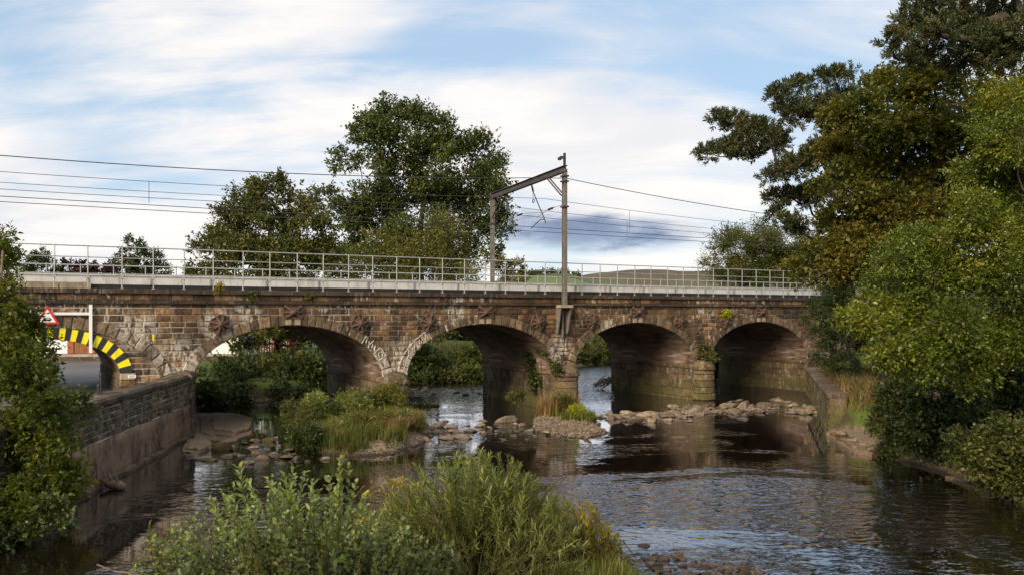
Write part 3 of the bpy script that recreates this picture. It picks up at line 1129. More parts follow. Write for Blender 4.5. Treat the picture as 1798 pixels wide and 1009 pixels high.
# pier flanks that face upstream-left: dressed blocks, with a projecting impost ledge
for i in (0, 1, 2, 3, 4):
    sx = CEN[i] + (HS if i else LA)

    def flank(a, z, o, sx=sx):
        return (sx - o, a, z)
    z = -0.35 if i else 1.85
    for hgt in ((0.50, 0.50, 0.46, 0.44, 0.42) if i else (0.36, 0.34, 0.32)):
        t = 0.0
        while t < BW - 0.15:
            t2 = min(BW, t + random.uniform(0.8, 1.5))
            if BW - t2 < 0.5:
                t2 = BW
            poly = [(t + 0.014, z + 0.014), (t2 - 0.014, z + 0.014), (t2 - 0.014, z + hgt - 0.014), (t + 0.014, z + hgt - 0.014)]
            obj('pier_block', block_mesh('pier_block', poly, flank, -0.05, 0.045, 0.03, 0.012), M['pierstone'], viaduct)
            t = t2
        z += hgt
    if i == 0:
        continue
    t = -0.02
    while t < BW:
        t2 = min(BW + 0.02, t + 1.45)
        poly = [(t + 0.006, 1.99), (t2 - 0.006, 1.99), (t2 - 0.006, 2.16), (t + 0.006, 2.16)]
        obj('impost_ledge', block_mesh('impost_ledge', poly, flank, -0.05, 0.11, 0.02, 0.006), M['pierstone'], viaduct)
        t = t2

# rounded cutwaters with domed caps
def cutwater(sc_, courses, w_, proj, capz):
    N = 14
    def half(w, p):
        pts = []
        for k in range(N + 1):
            th = math.pi * k / N
            c_, s_ = math.cos(th), math.sin(th)
            pts.append((sc_ - w * math.copysign(abs(c_) ** 0.7, c_), -p * s_ ** 0.7))
        return pts
    for z0, z1, grow in courses:
        ins = 0.025
        mb = MB()
        rings = [(z0 + 0.012, grow - ins), (z0 + 0.05, grow), (z1 - 0.05, grow), (z1 - 0.012, grow - ins)]
        vs, fs = [], []
        for zz, gr in rings:
            jit = random.uniform(-.008, .008)
            pts = half(w_ + gr + jit, proj + gr + jit)
            vs += [(sx_, ty, zz) for sx_, ty in pts]
        n1 = N + 1
        for r in range(3):
            for k in range(N):
                fs.append((r * n1 + k, r * n1 + k + 1, (r + 1) * n1 + k + 1, (r + 1) * n1 + k))
        fs.append(tuple(range(n1)))
        fs.append(tuple(3 * n1 + k for k in range(n1)))
        mb.add(vs, fs)
        mb.build('cutwater_course', M['pierstone'], viaduct)
    mb = MB()
    z0 = courses[-1][1]
    vs, fs = [], []
    prof = [(1.0, 0.0), (0.96, 0.12), (0.82, 0.24), (0.58, 0.34), (0.25, 0.40)]
    for q, dz_ in prof:
        vs += [(sx_, ty, z0 + dz_ * capz / 0.4) for sx_, ty in half((w_ + 0.04) * q, (proj + 0.04) * q)]
    n1 = N + 1
    for r in range(len(prof) - 1):
        for k in range(N):
            fs.append((r * n1 + k, r * n1 + k + 1, (r + 1) * n1 + k + 1, (r + 1) * n1 + k))
    fs.append(tuple((len(prof) - 1) * n1 + k for k in range(n1)))
    mb.add(vs, fs)
    mb.build('cutwater_cap', M['pierstone'], viaduct, smooth=True)


for i in (1, 2, 3):
    sc_ = CEN[i] + 10.55 / 2
    cutwater(sc_, [(-0.5, 0.0, 0.05), (0.0, 0.42, 0.05), (0.42, 0.82, 0.0), (0.82, 1.22, 0.0), (1.22, 1.62, 0.0), (1.62, 1.88, 0.0), (1.88, 2.10, 0.07)], 0.66, 0.85, 0.42)

# cast-iron tie plates: a flat cross-ribbed plate on each crown, turned star plates on the haunches
def tie_plate(s, z, w, h, rot, star):
    mb = MB()
    def fm(a, q, out):
        c, s_ = math.cos(rot), math.sin(rot)
        return (s + a * c - q * s_, -out, z + a * s_ + q * c)
    rim = 0.09
    k = 0.16
    oc = [(-w + k, -h), (w - k, -h), (w, -h + k), (w, h - k), (w - k, h), (-w + k, h), (-w, h - k), (-w, -h + k)]
    vs = [fm(a, q, 0.04) for a, q in oc] + [fm(a, q, 0.20) for a, q in oc] + [fm(a * 0.8, q * 0.78, 0.15) for a, q in oc]
    fs = [tuple(range(16, 24))]
    for i in range(8):
        j = (i + 1) % 8
        fs += [(i, j, 8 + j, 8 + i), (8 + i, 8 + j, 16 + j, 16 + i)]
    me = bpy.data.meshes.new('tie_plate')
    me.from_pydata(vs, [], fs)
    pl = obj('tie_plate', me, M['plate'], viaduct)
    angs = [math.atan2(h, w), -math.atan2(h, w), math.pi - math.atan2(h, w), math.pi + math.atan2(h, w)]
    if star:
        angs += [0, math.pi / 2, math.pi, -math.pi / 2]
    else:
        angs += [0, math.pi]
    for a in angs:
        L = 0.9 * min(w / max(abs(math.cos(a)), 1e-3), h / max(abs(math.sin(a)), 1e-3))
        c, s_ = math.cos(a), math.sin(a)
        hw = 0.045
        pts = [(c * 0.03 - s_ * hw, s_ * 0.03 + c * hw), (c * 0.03 + s_ * hw, s_ * 0.03 - c * hw), (c * L + s_ * hw, s_ * L - c * hw), (c * L - s_ * hw, s_ * L + c * hw)]
        mb = MB()
        vs = [fm(x, y, 0.14) for x, y in pts] + [fm(pts[0][0], pts[0][1], 0.33), fm(pts[1][0], pts[1][1], 0.33), fm(pts[2][0], pts[2][1], 0.225), fm(pts[3][0], pts[3][1], 0.225)]
        mb.add(vs, [(0, 1, 2, 3), (4, 5, 6, 7), (0, 1, 5, 4), (1, 2, 6, 5), (2, 3, 7, 6), (3, 0, 4, 7)])
        mb.build('rib', M['plate'], pl)
    mb = MB()
    mb.lathe([(0.10, 0.14), (0.10, 0.33), (0.06, 0.38)], fm(0, 0, 0), (0, -1, 0), 8)
    mb.build('bolt_boss', M['plate'], pl)


for i in (1, 2, 3, 4):
    tie_plate(CEN[i], 5.55, 0.47, 0.33, 0.0, False)
    # two pale pads under the crown plate
    for q in (-0.22, 0.22):
        mb = MB()
        mb.box(CEN[i] + q - 0.13, CEN[i] + q + 0.13, -0.17, 0.0, 4.93, 5.2)
        mb.build('packing_block', M['tan_block'], viaduct)
    if i < 4:
        for sg in (-1, 1):
            tie_plate(CEN[i] + sg * 3.38, 4.98, 0.40, 0.40, sg * -R_(20 + 8), True)
    else:
        tie_plate(CEN[i] - 3.3, 4.95, 0.36, 0.36, R_(28), True)

# deck: ballast between the parapets
mb = MB()
mb.box(S0, S1, 0.64, BW - 0.02, 6.362, 6.53)
mb.build('ballast_bed', M['ballast'], viaduct)
for tr in (2.45, 5.95):
    for g_ in (-0.72, 0.72):
        mb = MB()
        mb.box(S0, S1, tr + g_ - 0.035, tr + g_ + 0.035, 6.531, 6.69)
        mb.build('rail', M['mast_dark'], viaduct)
# far parapet
x = S0
its = []
while x < S1:
    x2 = x + 2.4
    mb = MB()
    mb.box(x + 0.01, x2 - 0.01, BW - 0.42, BW + 0.12, 6.531, 6.75)
    its.append((0, mb.mesh('far_coping_stone')))
    x = x2
place_pieces('far_coping_stone', its, M['coping'], viaduct, 40)

# ---- near side railing
rail_n = empty('parapet_railing', tuple(W(0, 0.25, 6.55)), BA)
tag(rail_n, 'near galvanised steel railing along the front edge of the viaduct', 'railing')
PSP = 1.3031 * D0 / 36.0
RT0 = 0.08
mb = MB()
mb.tube([(0, 0, 0), (0, 0, 1.85)], 0.027, 6)
mb.box(-0.07, 0.07, -0.07, 0.07, 0.0, 0.03)
post_me = mb.mesh('post')
mbc = MB()
mbc.box(-0.06, 0.06, -0.055, 0.055, 0.44, 0.56)
mbc.tube([(0, -0.04, 0.5), (0, 0.12, 0.5)], 0.03, 6)
clamp_me = mbc.mesh('clamp')
for k in range(-13, 45):
    o = obj('post', post_me, M['galv'], rail_n)
    o.location = (k * PSP + random.uniform(-.02, .02), 0, 0)
    o.rotation_euler = (random.uniform(-.008, .008), random.uniform(-.012, .012), 0)
    c_ = obj('clamp', clamp_me, M['galv'], o)
for zz, rr in ((1.83, 0.027), (1.35, 0.021), (1.0, 0.021), (0.53, 0.018)):
    mb = MB()
    mb.tube([(-13 * PSP, 0.035, zz), (44 * PSP, 0.035, zz)], rr, 6)
    mb.build('handrail', M['galv'], rail_n)

# ---- pale trough panels behind it
beam = empty('cable_trough_wall', tuple(W(0, 1.05, 6.53)), BA)
tag(beam, 'low pale concrete panel wall with black skirt behind the near railing', 'panel wall')
x = -13 * PSP
k = 0
while x < 44 * PSP:
    x2 = x + 2 * PSP
    mb = MB()
    mb.box(x + 0.012, x2 - 0.012, 0.0 + random.uniform(0, .012), 0.12, 0.24, 0.62)
    mb.box(x + 0.012, x2 - 0.012, -0.05, 0.16, 0.622, 0.67)
    mb.build('panel', M['white_beam'], beam)
    mb = MB()
    mb.box(x + 0.004, x2 - 0.004, -0.03, 0.10, 0.0, 0.236)
    mb.build('skirt', M['black_strip'], beam)
    mb = MB()
    mb.box(x2 - 0.03, x2 + 0.03, -0.06, -0.01, 0.24, 0.62)
    mb.build('joint_cover', M['galv'], beam)
    x = x2
mb = MB()
for q in range(3):
    mb = MB()
    mb.box(-2.3 + q * 1.25, -2.3 + q * 1.25 + 1.22, -0.42, -0.10, 0.0, 0.30)
    mb.build('end_block', M['tan_block'], beam)

# ---- far railing
rail_f = empty('parapet_railing', tuple(W(0, 8.4, 6.75)), BA)
tag(rail_f, 'far railing of the viaduct seen low behind the pale panel wall', 'railing')
mb = MB()
mb.tube([(0, 0, 0), (0, 0, 1.28)], 0.03, 5)
pm2 = mb.mesh('post')
for k in range(-8, 38):
    o = obj('post', pm2, M['galv'], rail_f)
    o.location = (k * 1.55, 0, 0)
for zz in (1.22, 0.78, 0.4):
    mb = MB()
    mb.tube([(-8 * 1.55, 0, zz), (37 * 1.55, 0, zz)], 0.025, 5)
    mb.build('handrail', M['galv'], rail_f)

# ------------------------------------------------------------------ overhead line portal and wires
SM = 25.72
portal = empty('catenary_portal', tuple(W(SM, -0.32, 0)), BA)
tag(portal, 'grey steel portal frame carrying overhead railway wires above the viaduct', 'portal')


def hsection(mb, x, y, z0, z1, w, d, tf=0.025):
    mb.box(x - w / 2, x + w / 2, y - d / 2, y - d / 2 + tf, z0, z1)
    mb.box(x - w / 2, x + w / 2, y + d / 2 - tf, y + d / 2, z0, z1)
    mb.box(x - tf / 2, x + tf / 2, y - d / 2 + tf, y + d / 2 - tf, z0, z1)


mb = MB()
hsection(mb, 0, 0, 5.96, 13.70, 0.21, 0.26)
mb.build('mast', M['mast'], portal)
mb = MB()
hsection(mb, 0, 0, 13.71, 14.62, 0.11, 0.12)
mb.box(-0.30, -0.06, -0.07, 0.07, 14.28, 14.42)
mb.box(-0.42, -0.26, -0.09, 0.09, 14.18, 14.34)
mb.build('mast_head', M['mast_dark'], portal)
mb = MB()
hsection(mb, 0, 8.4, 6.53, 12.98, 0.21, 0.24)
mb.build('mast', M['mast'], portal)
tag(portal.children[-1], 'pale far mast of the portal')
mb = MB()
q0, q1 = Vector((0, -0.15, 13.72)), Vector((0, 8.6, 13.12))
up = Vector((0, 0, 1))
mb.bar(q0 + up * 0.17, q1 + up * 0.17, 0.26, 0.03)
mb.bar(q0 - up * 0.17, q1 - up * 0.17, 0.26, 0.03)
mb.bar(q0, q1, 0.03, 0.30)
mb.build('boom', M['mast_dark'], portal)
for x in (-0.11, 0.11):
    mb = MB()
    mb.bar((x, 0.17, 12.2), (x, 1.75, 13.44), 0.06, 0.06)
    mb.build('brace', M['mast_dark'], portal)
    mb = MB()
    mb.bar((x, 8.25, 11.7), (x, 6.9, 13.08), 0.06, 0.06)
    mb.build('brace', M['mast_dark'], portal)
for zz in (13.3, 13.0, 11.55):
    mb = MB()
    mb.box(-0.17, 0.17, -0.22, 0.22, zz - 0.04, zz + 0.04)
    mb.build('band', M['mast_dark'], portal)
mb = MB()
mb.box(-0.16, 0.16, 8.2, 8.6, 11.30, 11.38)
mb.build('band', M['mast_dark'], portal)


def insulator(a, b, n=5, r=0.075):
    a, b = Vector(a), Vector(b)
    L = (b - a).length
    prof = [(0.03, 0)]
    for k in range(n):
        h0 = L * (0.12 + 0.76 * k / n)
        h1 = L * (0.12 + 0.76 * (k + 0.5) / n)
        prof += [(0.035, h0), (r, h0 + 0.01), (r * 0.8, h1), (0.035, h1 + 0.005)]
    prof.append((0.03, L))
    m = MB()
    m.lathe(prof, a, b - a, 8)
    return m


for (yt, yb, zt) in ((3.55, 2.05, 13.35), (6.75, 5.55, 13.05)):
    ins = insulator((0, yt, zt - 0.1), (0, yt - 0.22, zt - 0.62))
    ins.build('insulator', M['insul'], portal)
    mb = MB()
    mb.tube([(0, yt - 0.22, zt - 0.62), (0, yb, 10.95), (0, yb - 0.05, 10.80)], 0.035, 6)
    mb.build('drop_arm', M['mast_dark'], portal)
    mb = MB()
    mb.tube([(0, yb + 0.03, 11.02), (0, yb + 0.5, 11.06), (0, yb + 1.55, 10.62)], 0.028, 6)
    mb.build('registration_arm', M['mast_dark'], portal)
    mb = MB()
    mb.tube([(0, yt - 0.12, zt - 0.62), (0.0, yt - 0.15, zt - 1.0)], 0.015, 5)
    mb.tube([(0.03, yt - 0.15 + 0.1 * math.cos(a), zt - 1.1 + 0.1 * math.sin(a)) for a in np.linspace(0, 2 * math.pi, 11)], 0.028, 5, False)
    mb.build('pulley', M['mast_dark'], portal)
    i2 = insulator((0, yb - 0.3, 11.55), (0, yb - 0.95, 11.62), 4, 0.07)
    i2.build('insulator', M['insul'], portal)
    mb = MB()
    mb.tube([(0, yb - 0.95, 11.62), (0, -0.15 if yt < 5 else 2.2, 11.7 if yt < 5 else 11.45)], 0.014, 5)
    mb.tube([(0, yb - 0.3, 11.55), (0, yb + 0.9, 11.2)], 0.014, 5)
    mb.build('stay', M['mast_dark'], portal)
# bearing shelf and gusset brackets on the face of the pier
mb = MB()
mb.box(-0.44, 0.44, -0.26, 0.25, 5.80, 5.955)
me = mb.mesh('bearing_slab')
obj('bearing_slab', me, M['tan_block'], portal)
for x in (-0.34, 0.34):
    mb = MB()
    mb.prism([(-0.18, 5.795), (0.26, 5.795), (0.26, 4.35), (0.16, 4.35)], lambda y, z, x=x: (x - 0.03, y, z), lambda y, z, x=x: (x + 0.03, y, z))
    mb.box(x - 0.07, x + 0.07, 0.225, 0.262, 4.3, 5.795)
    mb.build('gusset_bracket', M['mast'], portal)
mb = MB()
mb.box(-0.04, 0.04, 0.15, 0.262, 4.1, 5.795)
mb.build('gusset_bracket', M['mast'], portal)

SPAN = 56.0


def wire(label, t, z0, sag, rad, droppers=None, zc=None, a0=-34.0, a1=92.0):
    pts = []
    for s in np.linspace(a0, a1, 64):
        u = ((s - SM) % SPAN) / SPAN
        pts.append((s, 0, z0 - 4 * sag * u * (1 - u)))
    root = empty('overhead_wire', tuple(W(0, t, 0)), BA)
    tag(root, label, 'wire', 'overhead railway wires')
    mb = MB()
    mb.tube(pts, rad, 5, False)
    mb.build('conductor', M['wire'], root)
    if droppers:
        for s in droppers:
            u = ((s - SM) % SPAN) / SPAN
            zz = z0 - 4 * sag * u * (1 - u)
            mb = MB()
            mb.tube([(s, 0, zz), (s, 0, zc)], 0.012, 4)
            mb.build('dropper', M['wire'], root)
    return root


wire('topmost thick overhead wire fixed to the near mast of the portal', -0.1, 13.25, 1.33, 0.022)
wire('thin upper catenary wire with droppers over the near track', 2.3, 12.35, 0.75, 0.014, [4.0, 12, 32.5, 40.5, 50], 10.62)
wire('lower contact wire over the near track, lowest of the wires', 2.5, 10.62, 0.06, 0.018)
wire('thin upper catenary wire with droppers over the far track', 5.7, 12.2, 0.62, 0.014, [8.5, 17, 35, 45], 10.75)
wire('lower contact wire over the far track', 5.9, 10.75, 0.05, 0.018)
wire('overhead wire running along the far masts behind the tracks', 8.4, 12.15, 0.55, 0.016)

# ------------------------------------------------------------------ left wing wall along the river
wa = Vector((-14.55, 38.75, 0))
wb_ = Vector((-12.45, 20.5, 0))
wdir = (wb_ - wa).normalized()
wlen = (wb_ - wa).length
wang = math.atan2(wdir.y, wdir.x)
wing = empty('river_wing_wall', wa, wang)
tag(wing, 'rubble stone river wall with cement render below, left of the first arch', 'wall')
# local x runs from the viaduct towards the viewer, local -y... the river lies on +y side
side = 1.0 if Vector((-math.sin(wang), math.cos(wang), 0)).x > 0 else -1.0


def wface(a, z, o):
    return (a, side * o, z)


mb = MB()
mb.box(0, wlen, -0.6 if side > 0 else 0.0, 0.0 if side > 0 else 0.6, -1.0, 2.52)
mb.build('wall_core', M['mortar'], wing)
mb = MB()
N = 36
for nm, z0, z1, o0, o1 in (('render_coat', 0.10, 1.38, 0.12, 0.09),):
    vs, fs = [], []
    rows = 8
    for i in range(N + 1):
        a = wlen * i / N
        for j in range(rows + 1):
            z = z0 - 0.6 + (z1 - z0 + 0.6) * j / rows
            top = z1 + 0.03 * math.sin(a * 2.1)
            if j == rows:
                z = top
            vs.append(wface(a, z, 0.10 + 0.02 * math.sin(a * 1.7 + z * 3) + random.uniform(-.012, .012)))
        vs.append(wface(a, z1 + 0.03 * math.sin(a * 2.1), -0.05))
    n1 = rows + 2
    for i in range(N):
        for j in range(rows + 1):
            fs.append((i * n1 + j, (i + 1) * n1 + j, (i + 1) * n1 + j + 1, i * n1 + j + 1))
    me = bpy.data.meshes.new(nm)
    me.from_pydata(vs, [], fs)


def render_mat():
    m, n, b, out = newmat('stained_cement_render')
    g = n.add('ShaderNodeNewGeometry')
    pos = g.outputs['Position']
    a = n.noise(n.mapping(pos, scale=(1, 1, 0.6)), 1.0, 8, 0.7, 0.6)
    f = n.noise(pos, 6, 6, 0.65)
    c = n.ramp(n.math('ADD', n.math('MULTIPLY', a, 0.8), n.math('MULTIPLY', f, 0.3)), [(0.38, (0.016, 0.011, 0.008)), (0.48, (0.085, 0.057, 0.038)), (0.58, (0.19, 0.130, 0.088)), (0.74, (0.30, 0.205, 0.13))])
    wet = n.rng(n.sep(pos)[2], 0.30, 0.08)
    c = n.mix(n.math('MULTIPLY', wet, 0.6), c, (0.02, 0.016, 0.010))
    n.link(c, b.inputs['Base Color'])
    b.inputs['Roughness'].default_value = 0.85
    n.link(n.bump(f, 0.6, 0.06), b.inputs['Normal'])
    return m


M['render'] = render_mat()
obj('render_coat', me, M['render'], wing, smooth=True)
mb = MB()
vs, fs = [], []
for i in range(N + 1):
    a = wlen * i / N
    k = 0.30 + 0.12 * math.sin(a * 1.3) * math.sin(a * 0.41) + random.uniform(-.07, .07)
    vs += [wface(a, -0.8, k), wface(a, 0.10 + random.uniform(-.02, .02), k), wface(a, 0.17, k - 0.12), wface(a, 0.17, 0.0)]
for i in range(N):
    for j in range(3):
        fs.append((i * 4 + j, (i + 1) * 4 + j, (i + 1) * 4 + j + 1, i * 4 + j + 1))
me = bpy.data.meshes.new('footing')
me.from_pydata(vs, [], fs)
obj('footing', me, M['render'], wing)
its = []
z = 1.40
zi = 0
while z < 2.48:
    hgt = random.uniform(0.16, 0.21)
    if 2.52 - (z + hgt) < 0.12:
        hgt = 2.52 - z
    x = 0.5
    while x < wlen - 0.1:
        x2 = min(wlen, x + random.uniform(0.28, 0.55))
        poly = [(x + 0.014, z + 0.012 + random.uniform(0, .015)), (x2 - 0.014, z + 0.012 + random.uniform(0, .015)), (x2 - 0.014, z + hgt - 0.01), (x + 0.014, z + hgt - 0.01)]
        its.append(((wlen - x) * 0 + x, block_mesh('wall_stone', poly, wface, -0.05, 0.05 + random.uniform(-.02, .03), 0.03, 0.02)))
        x = x2
    z += hgt
place_pieces('wall_stone', its, M['rubble'], wing, 300)
x = 0.4
while x < wlen:
    x2 = min(wlen, x + random.uniform(0.7, 1.2))
    mb = MB()
    zt = 2.70 + random.uniform(-.015, .015)
    mb.prism([(-0.72, 2.53), (0.12, 2.53), (0.13, 2.66), (0.02, zt + 0.04), (-0.60, zt + 0.05), (-0.72, 2.66)], lambda o, z, x=x: wface(x + 0.008, z, o), lambda o, z, x2=x2: wface(x2 - 0.008, z, o))
    mb.build('wall_coping', M['coping'] if random.random() < .3 else M['rubble'], wing)
    x = x2
# end pier with quoins and a rounded cap
z = -0.4
k = 0
while z < 2.5:
    h_ = random.uniform(0.26, 0.34)
    a1 = 0.62 if k % 2 else 0.42
    obj('quoin', block_mesh('quoin', [(-0.15, z + .01), (a1, z + .01), (a1, z + h_ - .01), (-0.15, z + h_ - .01)], wface, -0.3, 0.16, 0.03, 0.015), M['rubble'], wing)
    z += h_
    k += 1
mb = MB()
mb.prism([(-0.68, 2.5), (0.20, 2.5), (0.22, 2.68), (0.08, 2.86), (-0.2, 2.95), (-0.5, 2.88), (-0.68, 2.70)], lambda o, z: wface(-0.2, z, o), lambda o, z: wface(0.7, z, o))
mb.build('pier_cap', M['rubble'], wing)

# right bank wall
ra, rb = Vector((20.2, 58.6, 0)), Vector((14.5, 38.9, 0))
rdir = (rb - ra).normalized()
rlen = (rb - ra).length
rang = math.atan2(rdir.y, rdir.x)
rwall = empty('bank_retaining_wall', ra, rang)
tag(rwall, 'low mossy stone retaining wall on the right bank beside the last arch', 'wall')
rs = -1.0 if Vector((-math.sin(rang), math.cos(rang), 0)).x > 0 else 1.0


def rface(a, z, o):
    return (a, rs * o, z)


mb = MB()
if rs > 0:
    mb.box(0, rlen, -0.7, 0, -0.9, 1.62)
else:
    mb.box(0, rlen, 0, 0.7, -0.9, 1.62)
mb.build('wall_core', M['pierstone'], rwall)
z = -0.3
while z < 1.6:
    hgt = random.uniform(0.26, 0.36)
    if 1.66 - (z + hgt) < 0.15:
        hgt = 1.66 - z
    x = 0.0
    while x < rlen - 0.1:
        x2 = min(rlen, x + random.uniform(0.5, 1.1))
        poly = [(x + 0.015, z + 0.015), (x2 - 0.015, z + 0.015), (x2 - 0.015, z + hgt - 0.012), (x + 0.015, z + hgt - 0.012)]
        obj('wall_stone', block_mesh('wall_stone', poly, rface, -0.05, 0.05 + random.uniform(-.02, .04), 0.03, 0.02), M['pierstone'], rwall)
        x = x2
    z += hgt
x = 0
while x < rlen:
    x2 = min(rlen, x + random.uniform(0.8, 1.4))
    mb = MB()
    mb.prism([(-0.75, 1.63), (0.12, 1.63), (0.13, 1.74), (0.0, 1.80), (-0.75, 1.82)], lambda o, z, x=x: rface(x + 0.01, z, o), lambda o, z, x2=x2: rface(x2 - 0.01, z, o))
    mb.build('wall_coping', M['pierstone'], rwall)
    x = x2

# ------------------------------------------------------------------ sign frame, sign, plates, bollards, house, shed
fr = empty('sign_frame', tuple(W(1.35, -0.16, 0)), BA)
tag(fr, 'white steel T-shaped sign frame fixed to the viaduct above the striped arch', 'sign frame')
mb = MB()
mb.box(-0.06, 0.06, -0.05, 0.05, 3.80, 5.86)
mb.build('upright', M['white'], fr)
mb = MB()
mb.box(-4.6, -0.061, -0.04, 0.04, 5.42, 5.53)
mb.build('crossbar', M['white'], fr)
for q in (-4.2, -2.0):
    mb = MB()
    mb.box(q - 0.03, q + 0.03, -0.03, 0.18, 5.44, 5.51)
    mb.build('wall_bracket', M['white'], fr)

sg = empty('warning_sign', tuple(W(-0.28, -0.24, 5.30)), BA)
tag(sg, 'red-bordered white triangular road sign hanging on the white frame', 'road sign')


def tri(r, z):
    return [(r * math.sin(a), z + r * math.cos(a)) for a in (0, 2 * math.pi / 3, 4 * math.pi / 3)]


mb = MB()
mb.prism(tri(0.52, 0), lambda x, z: (x, 0.0, z), lambda x, z: (x, -0.02, z))
pl = mb.build('border', M['red'], sg)
mb = MB()
mb.prism(tri(0.36, 0), lambda x, z: (x, -0.021, z), lambda x, z: (x, -0.026, z))
pl = mb.build('face', M['white'], sg)
mb = MB()     # pictogram: arch span with vehicles beneath
for k in range(7):
    a0, a1 = math.pi * k / 7, math.pi * (k + 1) / 7
    mb.prism([(0.17 * math.cos(a0), -0.10 + 0.12 * math.sin(a0)), (0.17 * math.cos(a1), -0.10 + 0.12 * math.sin(a1)), (0.13 * math.cos(a1), -0.10 + 0.085 * math.sin(a1)), (0.13 * math.cos(a0), -0.10 + 0.085 * math.sin(a0))], lambda x, z: (x, -0.027, z), lambda x, z: (x, -0.030, z))
mb.box(-0.10, -0.02, -0.030, -0.027, -0.13, -0.07)
mb.box(0.02, 0.12, -0.030, -0.027, -0.14, -0.09)
mb.build('pictogram', M['black'], sg)

ip = empty('info_plate', tuple(W(2.98, -0.13, 2.73)), BA)
tag(ip, 'small white plate on the pale stone under the striped arch end', 'plate')
mb = MB()
mb.box(-0.16, 0.16, -0.012, 0.0, -0.07, 0.07)
mb.build('plate', M['white'], ip)
for zz in (0.035, 0.0, -0.035):
    mb = MB()
    mb.box(-0.12, 0.12, -0.0145, -0.0125, zz - 0.006, zz + 0.006)
    mb.build('print_line', M['black'], ip)
mb = MB()
mb.box(-0.035, 0.035, -0.01, 0.01, -0.13, 0.13)
tg = mb.build('marker_plate', M['yellow'])
tg.location = W(3.85, -0.14, 4.42)
tg.rotation_euler = (0, 0, BA)
tag(tg, 'tiny yellow marker strip on the outer arch stones', 'marker')


def bollard(p, h, label):
    b_ = empty('bollard', p)
    tag(b_, label, 'bollard', 'black bollards under the road arch')
    m = MB()
    m.lathe([(0.085, 0), (0.085, 0.06), (0.06, 0.09), (0.055, h - 0.14), (0.08, h - 0.12), (0.08, h - 0.06), (0.05, h)], (0, 0, 0), (0, 0, 1), 8)
    m.build('shaft', M['black'], b_)
    m = MB()
    m.lathe([(0.03, 0), (0.05, 0.04), (0.0, 0.09)], (0, 0, h), (0, 0, 1), 8)
    m.build('finial', M['black'], b_)
    return b_


b1 = on_z(177, 691, 2.02)
b2 = on_z(200, 678, 2.02)
b3 = on_z(173, 694, 2.02)
bollard(b1, 0.90, 'taller black bollard at the end of the river wall')
bollard(b2, 0.80, 'black bollard farther in under the road arch, beyond the chain')
bollard(b3, 0.50, 'short black bollard stump nearest the leafy bush')
ch = MB()
pts = []
for k in range(13):
    u = k / 12
    q = b1 * (1 - u) + b2 * u
    pts.append((q[0], q[1], q[2] + 0.72 - 0.28 * 4 * u * (1 - u) * 0.8))
ch.tube(pts, 0.02, 5)
co = ch.build('chain', M['black'])
tag(co, 'black chain sagging between two bollards under the arch', 'chain')

# house across the road, seen through the low arch
hy = 64.5
hx0 = (85 - 899) / F * hy
house = empty('roadside_house', (hx0, hy, 2.0), R_(4))
tag(house, 'white and red brick roadside house beyond the low road arch', 'house')


def hbox(nm, a, b, z0, z1, mat, y0=0.0, y1=0.2, parent=house):
    m = MB()
    m.box(a, b, y0, y1, z0, z1)
    return m.build(nm, mat, parent)


hbox('wall', -12, 14, 0.0, 3.3, M['white'], 0.2, 7)
M['rough_stone'] = M['rubble']
for a, b in ((1.37, 1.82), (2.92, 3.40)):
    hbox('brick_pillar', a, b, 0.45, 3.0, M['brick'], 0.02, 0.2)
gd = hbox('garage_door', 1.83, 2.91, 0.45, 2.55, M['wood'], 0.10, 0.2)
for k in range(1, 6):
    hbox('board_joint', 1.83 + k * 0.18 - .01, 1.83 + k * 0.18 + .01, 0.47, 2.5, M['mast_dark'], 0.085, 0.099, gd)
hbox('lintel', 1.37, 3.40, 2.56, 3.0, M['brick'], 0.0, 0.019)
dr = hbox('front_door', 0.70, 1.35, 0.45, 2.55, M['white'], 0.08, 0.199)
pts = [(1.03 + 0.22 * math.cos(a), 1.42 + (0.12 * math.sin(a) if math.sin(a) > 0 else 0.06 * math.sin(a))) for a in np.linspace(0, 2 * math.pi, 15)[:-1]]
m = MB()
m.prism(pts, lambda x, z: (x, 0.06, z), lambda x, z: (x, 0.078, z))
m.build('name_plate', M['black'], dr)
for a in (-9.5, -6.0, -2.5, 8.0, 11.0):
    w_ = hbox('window', a, a + 1.3, 1.4, 2.8, M['glass'], 0.16, 0.199)
    hbox('window_frame', a - 0.08, a + 1.38, 2.8, 2.9, M['white'], 0.13, 0.198, w_)
    hbox('sill', a - 0.1, a + 1.4, 1.28, 1.395, M['tan_block'], 0.05, 0.198, w_)
m = MB()
m.prism([(-0.3, 3.3), (7.4, 3.3), (3.6, 5.0)], lambda y, z: (-12.3, y, z), lambda y, z: (14.3, y, z))
rf = m.build('roof', M['slate'], house)
m = MB()
m.box(4, 5, 3.1, 4.1, 4.4, 5.6)
m.build('chimney', M['brick'], rf)
m = MB()
m.box(-14, 15.5, -1.9, -1.4, -0.15, 0.28)
gw = m.build('kerb_wall', M['rubble'])
gw.location = (hx0, hy, 2.0)
gw.rotation_euler = (0, 0, R_(4))
tag(gw, 'low stone kerb wall in front of the roadside house', 'kerb wall')
m = MB()
m.box(-14, 15.5, -1.39, -0.1, -0.15, 0.40)
tr_ = m.build('forecourt', M['concrete'])
tr_.location = (hx0, hy, 2.0)
tr_.rotation_euler = (0, 0, R_(4))
tag(tr_, 'raised paved forecourt of the roadside house', 'forecourt', kind='structure')

